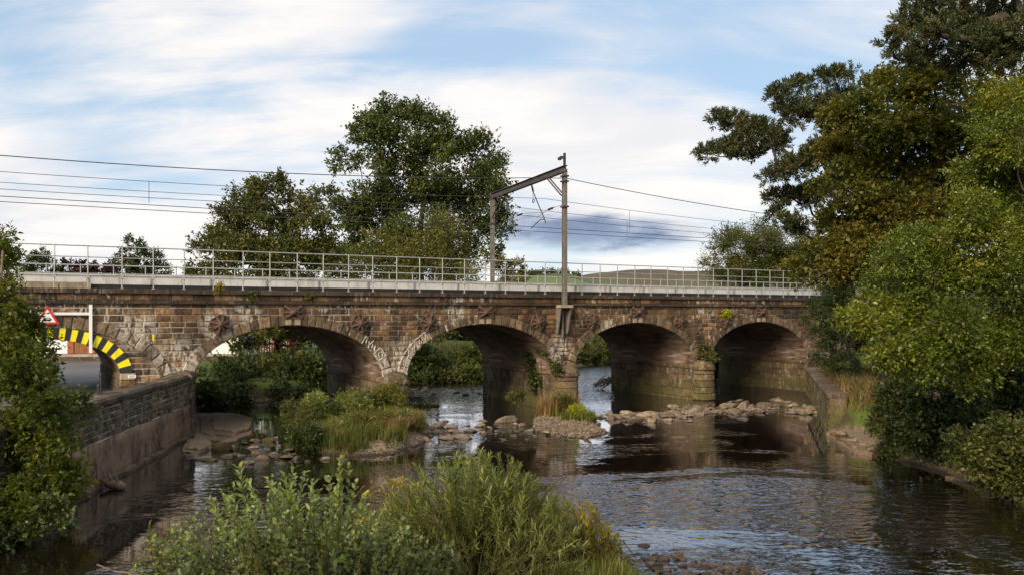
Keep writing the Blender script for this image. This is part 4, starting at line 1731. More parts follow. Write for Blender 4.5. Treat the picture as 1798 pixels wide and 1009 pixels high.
# red and white slatted shed and pale wall seen through the first arch
sy = 78.0
sx0 = (388 - 899) / F * sy
shed = empty('slatted_shed', (sx0, sy, 1.95))
tag(shed, 'red shed with white upright slats seen through the first arch', 'shed')
m = MB()
m.box(0, 6.2, 0.10, 3.5, 0, 1.95)
m.build('wall', simple('shed_red', (0.40, 0.075, 0.085), 0.7, 0, 0.2, 2), shed)
m = MB()
m.box(-0.1, 6.3, 0.05, 3.5, 1.951, 3.6)
m.build('upper_wall', simple('shed_grey_green', (0.20, 0.26, 0.25), 0.7, 0, 0.2, 2), shed)
m = MB()
m.prism([(-0.3, 3.6), (3.8, 3.6), (1.75, 4.6)], lambda y, z: (-0.4, y, z), lambda y, z: (6.6, y, z))
m.build('roof', M['slate'], shed)
m = MB()
m.box(0, 0.075, 0, 0.045, 0, 3.4)
slat = m.mesh('slat')
for k in range(26):
    o = obj('slat', slat, M['white'], shed)
    o.location = (0.05 + k * 0.235, 0, 0)
m = MB()
m.box(-5.5, 0.9, 0, 0.25, 0, 1.05)
pw = m.build('garden_wall', M['white'])
pw.location = (sx0 - 0.6, sy - 2.5, 1.9)
tag(pw, 'pale low garden wall in front of the red slatted shed', 'wall')

# ------------------------------------------------------------------ rocks and gravel
def rock_mesh(seed, flat=0.55, sub=2, rough=0.30):
    r = np.random.default_rng(seed)
    bm = bmesh.new()
    bmesh.ops.create_icosphere(bm, subdivisions=sub, radius=0.5)
    # cut flat facets
    planes = []
    for k in range(11):
        v = r.normal(size=3)
        v /= np.linalg.norm(v)
        planes.append((Vector(v), r.uniform(0.17, 0.36)))
    ph = r.uniform(0, 6, 6)
    for v in bm.verts:
        for nrm, d in planes:
            k = v.co.dot(nrm)
            if k > d:
                v.co -= nrm * (k - d) * 0.9
        q = v.co * 5
        v.co *= 1 + rough * 0.3 * (math.sin(q.x * 1.7 + ph[0]) * math.cos(q.y * 1.9 + ph[1]) + 0.6 * math.sin(q.z * 2.6 + ph[2]))
        v.co.z *= flat
    me = bpy.data.meshes.new('rock')
    bm.to_mesh(me)
    bm.free()
    return me


ROCKS = [rock_mesh(100 + k, fl) for k, fl in enumerate((0.5, 0.62, 0.42, 0.7, 0.55, 0.36, 0.8, 0.48))]
RM = {}


def rock_variant(k, mat):
    key = (k, mat)
    if key not in RM:
        me = ROCKS[k].copy()
        me.materials.clear()
        me.materials.append(M[mat])
        RM[key] = me
    return RM[key]


rk = np.random.default_rng(5)


def rock(px, py, wpx, label, group=None, mat='rock', z=0.0, asp=None, k=None, sink=0.30, name='river_rock', flat=1.0, cat='rock'):
    p = on_z(px, py, z)
    if name == 'cobble':
        z = max(0.0, float(terrain(p[:1], p[1:2])[0]) - 0.01)
        p = on_z(px, py, z)
    size = wpx * p[1] / F * (1.5 if name != 'cobble' else 1.45)
    k = int(rk.integers(0, 8)) if k is None else k
    o = obj(name, rock_variant(k, mat), None)
    asp = rk.uniform(0.45, 1.0) if asp is None else asp
    sz = size * rk.uniform(0.6, 1.05) * flat
    o.scale = (size, size * asp, sz)
    hgt = sz * (0.36, 0.45, 0.3, 0.5, 0.4, 0.26, 0.55, 0.34)[k]
    o.location = (p[0], p[1], z + hgt * (0.5 - sink) * 0.35 - 0.02)
    o.rotation_euler = (rk.uniform(-.3, .3), rk.uniform(-.3, .3), rk.uniform(-.8, .8))
    tag(o, label, cat, group)
    return o


rock(385, 790, 42, 'mossy yellow-green wedge of rock standing in the water by the left ledge', mat='rock_moss', k=3, asp=0.6)
rock(374, 808, 30, 'dark mossy boulder tilted in the shallow water before the left ledge', mat='rock_moss', k=6, asp=0.9)
rock(470, 774, 26, 'dark green mossy rock at the back of the left rock cluster', mat='rock_moss', k=1)
rock(485, 770, 14, 'small pale upright rock beside the dark mossy one', k=6, sink=.15)
rock(443, 786, 32, 'broad pinkish-brown rock in the middle of the left rock cluster', k=0)
rock(883, 741, 42, 'large brown boulder in midstream left of the gravel spit', k=1, sink=.25)
rock(768, 749, 36, 'big flat-topped rock at the right tip of the grassy island', k=3)
rock(745, 772, 42, 'wide pale slab at the water edge right of the island grass', k=2)
rock(812, 768, 44, 'long low pale slab in the shallows between island and spit', k=5)
for px, py, wp in ((425, 800, 20), (480, 797, 26), (503, 802, 30), (460, 806, 28), (430, 813, 26), (414, 796, 18), (507, 790, 22), (348, 806, 30), (405, 812, 16), (392, 778, 12), (488, 783, 16), (520, 806, 18), (455, 790, 14), (437, 806, 16), (470, 788, 12), (410, 785, 14), (365, 788, 22), (335, 800, 24), (395, 800, 20), (452, 775, 20), (430, 778, 18), (495, 812, 20), (448, 798, 22), (515, 797, 16), (400, 768, 16), (375, 775, 18)):
    zn = 'near the left ledge' if px < 420 else ('in the middle of the cluster' if px < 475 else 'against the grassy island')
    szn = 'small' if wp < 17 else ('middling' if wp < 25 else 'large')
    rock(px, py, wp, '%s tan rock %s, between left ledge and island' % (szn, zn), '%s rocks left of the island %s' % (szn, zn))
for px, py, wp in ((540, 810, 18), (570, 806, 28), (605, 808, 14), (680, 803, 18), (686, 787, 20), (640, 806, 12)):
    rock(px, py, wp, 'low rock at the water edge along the front of the grassy island', 'rocks before the grassy island')
for px, py, wp in ((797, 750, 26), (785, 770, 30), (765, 760, 26), (840, 748, 22), (722, 757, 22), (848, 738, 18), (930, 757, 22), (955, 750, 18), (910, 756, 12), (885, 771, 16), (925, 771, 12), (956, 768, 10), (830, 757, 22), (800, 759, 18), (755, 752, 16), (820, 747, 14), (905, 745, 14), (862, 752, 12), (778, 762, 14), (740, 760, 16), (895, 757, 16), (940, 765, 14), (870, 745, 10), (700, 768, 12), (735, 748, 20), (755, 766, 18), (790, 757, 18), (850, 760, 18), (875, 757, 14), (905, 765, 16), (915, 748, 16)):
    zn = 'close to the island tip' if px < 790 else ('in midstream' if px < 870 else 'close to the gravel spit')
    szn = 'small' if wp < 15 else ('middling' if wp < 22 else 'large')
    rock(px, py, wp, '%s brown rock in the riffle %s' % (szn, zn), '%s riffle rocks %s' % (szn, zn))
SEG = ((1120, 'beside the gravel spit'), (1212, 'in front of the third pier'), (1325, 'below the left half of the last arch'), (9999, 'close to the right bank wall'))
WEIR = []
for k in range(130):
    u = rk.uniform(0, 1)
    if u < 0.45:
        px = rk.uniform(1045, 1240)
        py = 733 + rk.normal() * 5 - (px - 1045) * 0.01
    else:
        px = rk.uniform(1170, 1432)
        py = 719 + rk.normal() * 6.5
    wp = float(np.clip(rk.lognormal(2.6, 0.55), 6, 40))
    seg = next(t for q, t in SEG if px < q)
    sz_ = 'small' if wp < 11 else ('middling' if wp < 16 else 'large')
    row = 'at the front of' if py > 725 else 'in'
    WEIR.append((px, sz_, 'front' if py > 725 else 'back', rock(px, py, wp, 'rock of the weir', 'rocks of the low weir', sink=0.2), seg))
ORD = lambda q: '%d%s' % (q, 'th' if 10 < q % 100 < 14 else {1: 'st', 2: 'nd', 3: 'rd'}.get(q % 10, 'th'))
for sz_ in ('small', 'middling', 'large'):
    for row in ('front', 'back'):
        sel = sorted((q for q in WEIR if q[1] == sz_ and q[2] == row), key=lambda q: q[0])
        for k, q in enumerate(sel):
            q[3]['label'] = '%s rock, %s from the left in the %s row of the low weir' % (sz_, ORD(k + 1), row)
rock(1098, 727, 26, 'rounded brown boulder at the left end of the weir by white water', k=1, sink=.15)
rock(1340, 712, 34, 'pale flat slab standing highest in the weir, under the last arch', k=0, sink=.1)
for px, py, wp in ((720, 690, 22), (712, 700, 30), (735, 697, 14), (770, 684, 18), (800, 690, 14), (830, 683, 12), (818, 694, 16), (790, 680, 14), (845, 692, 12), (760, 692, 10), (750, 680, 12)):
    zn = 'by the first pier' if px < 745 else ('in the middle' if px < 795 else 'by the second pier')
    szn = 'small' if wp < 15 else 'large'
    rock(px, py, wp, '%s dark wet rock in the rapids under the second arch, %s' % (szn, zn), '%s rapids rocks %s' % (szn, zn), mat='rock_dark')
for px, py, wp in ((498, 705, 22), (477, 708, 14), (520, 712, 12), (450, 712, 12)):
    rock(px, py, wp, 'grey rock in the shadowed water beneath the first arch', 'rocks under the first arch', mat='rock_dark')
for k in range(150):
    px = rk.uniform(1120, 1340)
    py = 1012 - rk.uniform(0, 1) ** 1.2 * np.interp(px, [1120, 1150, 1200, 1280, 1340], [62, 52, 42, 26, 10])
    wp = float(np.clip(rk.lognormal(2.55, 0.38), 8, 28))
    zn = 'at its left end' if px < 1200 else ('in the middle' if px < 1270 else 'at its right tip')
    szn = 'small' if wp < 11 else ('middling' if wp < 15 else 'large')
    rw = 'by the bright water' if py < 992 else 'along the bottom edge'
    rock(px, py, wp, '%s cobble of the near gravel bar, %s, %s' % (szn, zn, rw), '%s bar cobbles %s %s' % (szn, zn, rw), mat='rock_dark' if rk.uniform() < .9 else 'rock', sink=.05, name='cobble', cat='cobble')
rock(1135, 958, 22, 'round dark cobble standing alone at the edge of the near gravel bar', mat='rock_dark', k=6, name='cobble', cat='cobble')
rock(1197, 973, 14, 'small lone dark cobble in the bright water off the gravel bar', mat='rock_dark', k=6, name='cobble', cat='cobble')

for px, py, wp in ((985, 752, 26), (1020, 748, 22), (960, 758, 18), (1000, 742, 16), (1040, 756, 20), (975, 740, 14), (1030, 765, 14)):
    szn = 'small' if wp < 17 else 'large'
    rock(px, py, wp, '%s brown rock bedded in the pebbles of the gravel spit' % szn, '%s rocks on the gravel spit' % szn, z=0.12)
# bedded ledges
def ledge(pts_px, z, thick, label, mat='ledge', steps=3):
    base = [on_z(a, b, 0.02) for a, b in pts_px]
    c = sum(base) / len(base)
    root = empty('rock_ledge', (c[0], c[1], 0))
    tag(root, label, 'rock ledge')
    for q in range(steps):
        k = 1 - 0.17 * q
        off = np.array([rk.uniform(-.25, .25), rk.uniform(-.1, .5), 0]) * q
        poly = []
        n = len(base)
        for i in range(n):
            for u in np.linspace(0, 1, 7)[:-1]:
                p = base[i] * (1 - u) + base[(i + 1) % n] * u
                p = c + (p - c) * k * (1 + rk.uniform(-.05, .05)) + off
                poly.append((p[0] - c[0], p[1] - c[1]))
        z0 = -0.5 if q == 0 else z + thick * (q - 1) - 0.01
        z1 = z + thick * q
        vs = [(x, y, z0) for x, y in poly] + [(x, y, z1 - 0.03) for x, y in poly] + [(x * 0.96, y * 0.96, z1 + rk.uniform(-.02, .02)) for x, y in poly] + [(0, 0, z1 + 0.02)]
        nn = len(poly)
        fs = []
        for i in range(nn):
            j = (i + 1) % nn
            fs += [(i, j, nn + j, nn + i), (nn + i, nn + j, 2 * nn + j, 2 * nn + i), (2 * nn + i, 2 * nn + j, 3 * nn)]
        m = MB()
        m.add(vs, fs)
        m.build('rock_bed', M[mat], root)
    return root


ledge([(338, 770), (400, 778), (440, 765), (447, 738), (400, 726), (338, 728)], 0.10, 0.07, 'flat bedded rock ledge at the foot of the left wall by the first arch')
ledge([(318, 792), (345, 796), (378, 784), (360, 770), (330, 772)], 0.08, 0.09, 'low pale slab ledge jutting from the corner of the left wall', steps=2)
ledge([(1450, 765), (1500, 796), (1560, 802), (1572, 785), (1530, 765), (1470, 745)], 0.14, 0.13, 'tilted pale rock shelf below the right bank wall', steps=3)
ledge([(1660, 838), (1700, 846), (1730, 838), (1700, 825)], 0.08, 0.10, 'low brown rock shelf at the foot of the right bank bushes', steps=2)
for px, py, wp in ((1480, 768, 34), (1500, 775, 30), (1520, 783, 26), (1465, 758, 24), (1540, 790, 24), (1512, 765, 20)):
    rock(px, py, wp, 'broken block lying on the rock shelf below the right bank wall', 'blocks on the right rock shelf', mat='ledge', z=0.2)
for px, py, wp in ((1785, 878, 26), (1768, 872, 16), (1640, 822, 14), (1612, 815, 12)):
    rock(px, py, wp, 'stone at the water edge under the right bank bushes', 'stones under the right bank bushes')


def gravel(name, label, n, sampler, s0, s1, mat):
    r = np.random.default_rng(len(name) + n)
    p = sampler(r, n)
    z = terrain(p[:, 0], p[:, 1])
    ok = z > -0.08
    p, z = p[ok], z[ok]
    n = len(p)
    base = np.array([(1, 0, 0), (0.3, 0.9, 0.1), (-0.8, 0.5, 0), (-0.7, -0.6, 0.05), (0.35, -0.95, 0), (0.1, 0.1, 0.75), (0, 0, -0.5)])
    tri_ = np.array([(0, 1, 5), (1, 2, 5), (2, 3, 5), (3, 4, 5), (4, 0, 5), (1, 0, 6), (2, 1, 6), (3, 2, 6), (4, 3, 6), (0, 4, 6)])
    sz = r.uniform(s0, s1, n) * r.uniform(0.5, 1.0, n)
    an = r.uniform(0, 6.28, n)
    c, s = np.cos(an), np.sin(an)
    b = base[None] * sz[:, None, None] * (1 + r.uniform(-.25, .25, (n, 7, 1)))
    x = b[..., 0] * c[:, None] - b[..., 1] * s[:, None] + p[:, 0, None]
    y = b[..., 0] * s[:, None] + b[..., 1] * c[:, None] + p[:, 1, None]
    zz = b[..., 2] * 0.8 + z[:, None] + 0.01
    Vv = np.stack([x, y, zz], -1).reshape(-1, 3)
    Ff = (tri_[None] + (np.arange(n) * 7)[:, None, None]).reshape(-1, 3)
    o = obj(name, mesh_np(name, Vv, Ff), M[mat])
    tag(o, label, 'gravel', kind='stuff')
    return o


def in_ell(cx, cy, rx, ry):
    def f(r, n):
        a = r.uniform(0, 6.28, n)
        q = np.sqrt(r.uniform(0, 1, n))
        return np.stack([cx + rx * q * np.cos(a), cy + ry * q * np.sin(a)], 1)
    return f


gravel('gravel_spit', 'tan pebble spit below the second pier', 5200, in_ell(3.0, 40.8, 2.8, 4.8), 0.03, 0.11, 'rock')
gravel('gravel_bar', 'pebbles of the near gravel bar in the foreground', 6500, in_ell(0.2, 18.5, 7.5, 9.5), 0.02, 0.08, 'rock_dark')
def along(ax, ay, bx, by, wd):
    def f(r, n):
        u = r.uniform(0, 1, n)
        v = r.normal(size=n) * wd
        L = math.hypot(bx - ax, by - ay)
        return np.stack([ax + (bx - ax) * u - (by - ay) / L * v, ay + (by - ay) * u + (bx - ax) / L * v], 1)
    return f


gravel('weir_gravel', 'broken stones packed between the rocks of the weir', 1500, along(4.4, 44.5, 17.6, 50.0, 0.75), 0.05, 0.19, 'rock')
gravel('gravel_island', 'pebbles round the grassy island', 1500, in_ell(-6.2, 38.5, 3.6, 7.4), 0.04, 0.12, 'rock')

# driftwood, litter, snagged debris
p = on_z(205, 855, 0.05)
m = MB()
m.tube([(p[0] - 0.55, p[1] + 0.1, 0.25), (p[0] - 0.2, p[1], 0.16), (p[0] + 0.15, p[1] - 0.1, 0.12), (p[0] + 0.3, p[1] - 0.15, 0.1)], [0.07, 0.14, 0.16, 0.10], 8)
m.tube([(p[0] - 0.15, p[1], 0.2), (p[0] - 0.22, p[1] - 0.1, 0.55)], [0.06, 0.03], 6)
m.tube([(p[0] + 0.1, p[1] - 0.1, 0.2), (p[0] + 0.02, p[1] - 0.15, 0.5)], [0.05, 0.02], 6)
dw = m.build('driftwood_stump', M['drift'], smooth=True)
tag(dw, 'bleached driftwood stump stranded at the foot of the left wall', 'driftwood')
p = on_z(1058, 682, 0)
m = MB()
r = np.random.default_rng(3)
for k in range(16):
    a = r.uniform(-0.9, 0.9)
    q = np.array([p[0] + r.uniform(-0.2, 0.7), p[1] + r.uniform(-.5, .5), 0.0])
    m.tube([(q[0] - 0.7 * math.cos(a), q[1], r.uniform(-.1, .3)), (q[0], q[1], r.uniform(.4, .9)), (q[0] + 0.6 * math.cos(a), q[1] + .1, r.uniform(.2, 1.1))], [0.03, 0.05, 0.02], 5)
db = m.build('snagged_branches', M['bark_pale'])
tag(db, 'tangle of drift branches snagged on the back of the third pier', 'driftwood')
p = on_z(1663, 803, 0.15)
m = MB()
m.lathe([(0.03, 0), (0.075, 0.03), (0.075, 0.2), (0.03, 0.26), (0.03, 0.3)], p, (0.2, 0.1, 1), 8)
bt = m.build('plastic_bottle', M['white'], smooth=True)
tag(bt, 'white plastic bottle washed up under the right bank bushes', 'bottle')
m = MB()
q0 = P(170, 990, 12.5)
m.tube([tuple(q0), tuple(P(200, 1002, 12.6)), tuple(P(240, 1006, 12.7)), tuple(P(300, 1040, 12.7))], 0.012, 5)
bs = m.build('bare_stem', M['drift'])
tag(bs, 'bare arching bramble stem at the lower left of the foreground shrubs', 'stem')

# ------------------------------------------------------------------ vegetation
def unit(v):
    return v / (np.linalg.norm(v, axis=-1, keepdims=True) + 1e-9)


def leaf_arrays(pos, d, nrm, L, Wd, fold=0.25, wide=0.45, six=False):
    """one leaf each: diamond (4 verts) or fuller six-vert leaf"""
    d = unit(d)
    nrm = unit(nrm - d * np.sum(nrm * d, 1, keepdims=True))
    s = np.cross(d, nrm)
    L = L[:, None]
    Wd = Wd[:, None]
    up = nrm * Wd * fold
    if not six:
        v = np.stack([pos, pos + d * L * wide + s * Wd * 0.5 + up, pos + d * L, pos + d * L * wide - s * Wd * 0.5 + up], 1)
        n = len(pos)
        f = (np.arange(n) * 4)[:, None] + np.array([0, 1, 2, 3])[None]
        return v.reshape(-1, 3), f
    v = np.stack([pos, pos + d * L * 0.30 + s * Wd * 0.46 + up, pos + d * L * 0.70 + s * Wd * 0.40 + up * 0.8, pos + d * L - nrm * L * 0.08, pos + d * L * 0.70 - s * Wd * 0.40 + up * 0.8, pos + d * L * 0.30 - s * Wd * 0.46 + up], 1)
    n = len(pos)
    b = (np.arange(n) * 6)[:, None]
    f = np.concatenate([b + np.array([0, 1, 2, 3])[None], b + np.array([0, 3, 4, 5])[None]], 0)
    return v.reshape(-1, 3), f


def twig_leaves(C, D, tl, n, ll, lw, r, droop=0.0, ang=0.9, flat=0.6, six=False):
    """leaves set alternately along many twigs"""
    m = len(C)
    D = unit(D)
    t = (np.arange(n) + 0.6) / n
    t = np.broadcast_to(t[None], (m, n)) + r.uniform(-.06, .06, (m, n))
    pos = C[:, None] + D[:, None] * (tl[:, None] * t)[..., None]
    pos[..., 2] -= droop * (tl[:, None] * t ** 2)
    ref = unit(np.cross(D, unit(r.normal(size=(m, 3)) * 0.6 + np.array([0, 0, 1.0]))))
    sgn = np.where(np.arange(n) % 2 == 0, 1.0, -1.0)
    side = ref[:, None] * sgn[None, :, None] + r.normal(size=(m, n, 3)) * 0.45
    a = ang * r.uniform(0.6, 1.2, (m, n))[..., None]
    d = D[:, None] * np.cos(a) + unit(side) * np.sin(a)
    d[..., 2] -= 0.15
    nr = np.array([0, 0, 1.0]) * flat + r.normal(size=(m, n, 3)) * 0.55
    k = m * n
    L = ll * np.clip(r.lognormal(-0.08, 0.34, k), 0.4, 1.8)
    return leaf_arrays(pos.reshape(k, 3), d.reshape(k, 3), nr.reshape(k, 3), L, L * (lw / ll), six=six)


def crown_twigs(clumps, per, r, subs=9, spread=0.30, shell=(0.45, 1.0), upb=0.3):
    """twig roots and directions for a crown given as ellipsoid clumps (centre, radii)"""
    C, D = [], []
    for c, rad in clumps:
        c = np.asarray(c)
        rad = np.asarray(rad)
        sc = unit(r.normal(size=(subs, 3)))
        sc = sc * (r.uniform(shell[0] ** 2, shell[1] ** 2, subs) ** 0.5)[:, None]
        idx = r.integers(0, subs, per)
        q = sc[idx] + r.normal(size=(per, 3)) * spread * 0.5
        C.append(c + q * rad)
        D.append(unit(q) * 0.8 + r.normal(size=(per, 3)) * 0.5 + np.array([0, 0, upb]))
    return np.concatenate(C), np.concatenate(D)


def px_clumps(lst, depth, squash=0.85, deep=1.0, jit=0.0, r=None):
    out = []
    for q in lst:
        px, py, rp = q[:3]
        dd = depth + (q[3] if len(q) > 3 else (r.uniform(-jit, jit) if r is not None else 0))
        rr = rp * dd / F
        out.append((P(px, py, dd), (rr, rr * deep, rr * squash)))
    return out


def clumps_r(clumps, nid, k):
    for i, q in nid.items():
        if q == k:
            return float(clumps[i][1][0]) ** 2
    return 0.0


def trunk_and_limbs(base, top, clumps, r, rad, limb=0.25, sides=7):
    m = MB()
    base, top = np.array(base, float), np.array(top, float)
    N = 7
    pts = []
    for k in range(N + 1):
        u = k / N
        p = base * (1 - u) + top * u
        p = p + np.array([r.normal() * rad * 1.0, r.normal() * rad * 1.0, 0]) * (0 < k < N)
        pts.append(p)
    m.tube(pts, [rad * (1.25 if k == 0 else 1.0) * (1 - 0.75 * k / N) for k in range(N + 1)], sides)
    # boughs: every clump hangs on the nearest part already grown, thickness follows the load carried
    nodes = [base * (1 - u) + top * u for u in np.linspace(0.15, 0.97, 12)]
    par = [-1] * len(nodes)
    ax = nodes[len(nodes) // 2]
    order = sorted(range(len(clumps)), key=lambda i: np.hypot(*(np.asarray(clumps[i][0])[:2] - (base[:2] + top[:2]) / 2)))
    nid = {}
    for i in order:
        c = np.asarray(clumps[i][0])
        best, bd = 0, 1e9
        for k, q in enumerate(nodes):
            d_ = np.linalg.norm(q - c) + max(0, q[2] - c[2]) * 0.9 + (0.0 if k < 12 else 0.25)
            if d_ < bd:
                best, bd = k, d_
        nodes.append(c)
        par.append(best)
        nid[i] = len(nodes) - 1
    load = np.zeros(len(nodes))
    for k in range(len(nodes) - 1, 11, -1):
        load[k] += clumps_r(clumps, nid, k)
        if par[k] >= 12:
            load[par[k]] += load[k]
    tot = max(load.max(), 1e-6)
    for i in order:
        k = nid[i]
        c = nodes[k]
        s = nodes[par[k]]
        L = np.linalg.norm(c - s)
        w0 = float(np.clip(rad * limb * 1.6 * math.sqrt(load[k] / tot), 0.012, rad * 0.6))
        mid = s * 0.5 + c * 0.5 + np.array([0, 0, -0.05 * L]) + r.normal(size=3) * 0.06 * L
        rr = np.asarray(clumps[i][1])
        m.tube([s, s * 0.6 + mid * 0.4 + r.normal(size=3) * 0.02 * L, mid, c * 0.7 + mid * 0.3 + r.normal(size=3) * 0.02 * L, c], [w0, w0 * 0.9, w0 * 0.78, w0 * 0.66, w0 * 0.5], 5)
        for q in range(5):
            e = c + unit(r.normal(size=3) + np.array([0, 0, 0.3])) * rr * 0.85
            m.tube([c, c * 0.5 + e * 0.5 + r.normal(size=3) * 0.08 * rr[0], e], [w0 * 0.42, w0 * 0.25, w0 * 0.08], 4)
    return m


def tree(name, label, cat, base, top, clumps, seed, leafmat, per, tl, nl, ll, lw, rad=0.25, bark='bark', group=None, subs=9, spread=0.32, droop=0.1, ang=0.9, six=False, upb=0.3, shell=(0.45, 1.0), limb=0.25, flat=0.6, vary=True):
    r = np.random.default_rng(seed)
    root = empty(name, base)
    tag(root, label, cat, group)
    m = trunk_and_limbs(base, top, clumps, r, rad, limb)
    off = -np.array(base, float)
    m.v = [tuple(np.array(v) + off) for v in m.v]
    m.build('trunk', M[bark], root, smooth=True)
    rr0 = np.mean([c[1][0] for c in clumps])
    Cs, Ds = [], []
    for c in clumps:
        k = max(8, int(per * (c[1][0] / rr0) ** 2)) if vary else per
        a, b = crown_twigs([c], k, r, subs, spread, shell, upb)
        Cs.append(a)
        Ds.append(b)
    C = np.concatenate(Cs)
    D = np.concatenate(Ds)
    T = tl * r.uniform(0.6, 1.3, len(C))
    v, f = twig_leaves(C, D, T, nl, ll, lw, r, droop, ang, flat, six)
    o = obj('crown', mesh_np('crown', v + off, f), M[leafmat], root)
    return root


def g3(a, b, c, d=None):
    return [(0.0, a), (0.45, b), (0.8, c), (1.0, d or c)]


M['leaf_poplar'] = leaf_mat('poplar_leaves', g3((0.024, 0.036, 0.009), (0.055, 0.077, 0.017), (0.103, 0.127, 0.029)), 0.30)
M['leaf_round'] = leaf_mat('alder_leaves', g3((0.027, 0.038, 0.008), (0.065, 0.078, 0.015), (0.120, 0.121, 0.025), (0.176, 0.127, 0.025)), 0.32)
M['leaf_olive'] = leaf_mat('olive_shrub_leaves', g3((0.051, 0.057, 0.012), (0.115, 0.119, 0.024), (0.189, 0.176, 0.036)), 0.32)
M['leaf_dark'] = leaf_mat('dark_bush_leaves', g3((0.017, 0.025, 0.008), (0.036, 0.056, 0.014), (0.073, 0.099, 0.022)), 0.28)
M['leaf_bank'] = leaf_mat('bank_bush_leaves', g3((0.030, 0.042, 0.012), (0.075, 0.095, 0.022), (0.15, 0.155, 0.04), (0.22, 0.17, 0.07)), 0.35)
M['needle'] = leaf_mat('pine_needles', g3((0.018, 0.029, 0.010), (0.044, 0.056, 0.018), (0.088, 0.084, 0.026), (0.116, 0.078, 0.024)), 0.15, 0.55, pscale=0.8)
M['leaf_syc'] = leaf_mat('autumn_sycamore_leaves', [(0.0, (0.040, 0.055, 0.010)), (0.45, (0.092, 0.106, 0.019)), (0.74, (0.148, 0.136, 0.026)), (0.91, (0.19, 0.135, 0.027)), (0.98, (0.28, 0.150, 0.022)), (1.0, (0.48, 0.26, 0.02))], 0.42, patch=0.4, pscale=0.4)
M['leaf_bright'] = leaf_mat('glossy_green_leaves', [(0.0, (0.029, 0.047, 0.008)), (0.35, (0.077, 0.109, 0.014)), (0.7, (0.155, 0.184, 0.021)), (0.93, (0.246, 0.244, 0.027)), (0.975, (0.389, 0.267, 0.023)), (1.0, (0.440, 0.156, 0.016))], 0.38, 0.38, patch=0.4, spec=0.5, pscale=0.6)
M['leaf_ivy'] = leaf_mat('ivy_leaves', g3((0.017, 0.026, 0.009), (0.042, 0.062, 0.015), (0.085, 0.108, 0.024), (0.143, 0.132, 0.033)), 0.2, 0.4)
M['leaf_left'] = leaf_mat('left_bank_leaves', [(0.0, (0.025, 0.039, 0.006)), (0.4, (0.068, 0.092, 0.013)), (0.75, (0.125, 0.147, 0.020)), (0.95, (0.216, 0.192, 0.024)), (1.0, (0.368, 0.263, 0.016))], 0.38, 0.45, patch=0.45, pscale=0.7)
M['leaf_sallow'] = leaf_mat('sallow_leaves', [(0.0, (0.075, 0.108, 0.039)), (0.4, (0.141, 0.186, 0.062)), (0.75, (0.231, 0.279, 0.083)), (0.95, (0.347, 0.386, 0.068)), (1.0, (0.594, 0.458, 0.041))], 0.35, 0.35, patch=0.5, spec=0.5, pscale=1.8)
M['leaf_willow'] = leaf_mat('willow_leaves', [(0.0, (0.074, 0.095, 0.025)), (0.4, (0.140, 0.171, 0.041)), (0.75, (0.226, 0.252, 0.067)), (0.95, (0.333, 0.340, 0.099)), (1.0, (0.534, 0.391, 0.058))], 0.38, 0.4, patch=0.5, spec=0.45, pscale=1.8)
M['leaf_yellow'] = leaf_mat('yellowing_weed_leaves', [(0.0, (0.10, 0.11, 0.018)), (0.4, (0.22, 0.20, 0.026)), (0.75, (0.46, 0.36, 0.032)), (1.0, (0.42, 0.18, 0.045))], 0.4)
M['grass'] = leaf_mat('grass_blades', [(0.0, (0.045, 0.065, 0.012)), (0.45, (0.105, 0.120, 0.024)), (0.75, (0.19, 0.165, 0.046)), (1.0, (0.30, 0.235, 0.095))], 0.35, 0.5, patch=0.55, pscale=0.9)
M['grass_green'] = leaf_mat('fresh_grass_blades', g3((0.050, 0.072, 0.012), (0.110, 0.140, 0.022), (0.190, 0.191, 0.040)), 0.35, 0.5)
M['grass_dry'] = leaf_mat('dry_reed_blades', [(0.0, (0.11, 0.065, 0.026)), (0.5, (0.21, 0.135, 0.052)), (1.0, (0.33, 0.235, 0.105))], 0.3, 0.6)
M['leaf_purple'] = leaf_mat('copper_leaves', g3((0.020, 0.010, 0.012), (0.045, 0.018, 0.020), (0.075, 0.035, 0.032)), 0.25)
M['leaf_lime'] = leaf_mat('lime_tuft_leaves', g3((0.14, 0.17, 0.012), (0.27, 0.30, 0.02), (0.38, 0.38, 0.03)), 0.3)


def gz(x, y):
    return float(terrain(np.array([x]), np.array([y]))[0])


def at_base(px, depth, dz=0.0):
    x = (px - 899) / F * depth
    return (x, depth, gz(x, depth) - 0.15 + dz)


R1 = np.random.default_rng(11)
# ---- trees behind the viaduct
pop = [(660, 208, 42), (722, 208, 44), (780, 228, 44), (690, 262, 46), (758, 285, 50), (828, 275, 46), (866, 305, 30), (640, 218, 26), (700, 335, 50), (790, 350, 52), (848, 352, 42), (872, 402, 24), (640, 350, 44), (612, 372, 32), (740, 405, 56), (665, 415, 50), (818, 412, 34), (605, 275, 22), (628, 272, 10), (570, 345, 22), (720, 175, 0.1), (800, 470, 45), (700, 480, 55), (620, 470, 40), (860, 440, 18)]
pop = [(q[0], q[1] + max(0, (400 - q[1]) * 0.07), q[2]) for q in pop if q[2] > 1]
tree('poplar_tree', 'tallest dark poplar with broad crown behind the middle of the viaduct', 'tree', at_base(742, 84), P(740, 215, 84), px_clumps(pop, 84, 0.9, 0.9, 3, R1), 21, 'leaf_poplar', 720, 0.7, 6, 0.22, 0.17, 0.45, 'bark', subs=14, spread=0.42, shell=(0.35, 1.0))
rd = [(465, 342, 34), (422, 368, 36), (502, 372, 40), (400, 412, 40), (460, 402, 46), (540, 412, 42), (382, 452, 40), (440, 462, 48), (520, 462, 48), (568, 440, 28), (352, 474, 22), (480, 320, 16), (440, 335, 16), (450, 530, 50), (530, 540, 50), (400, 520, 45), (480, 590, 50), (425, 585, 32), (555, 585, 40)]
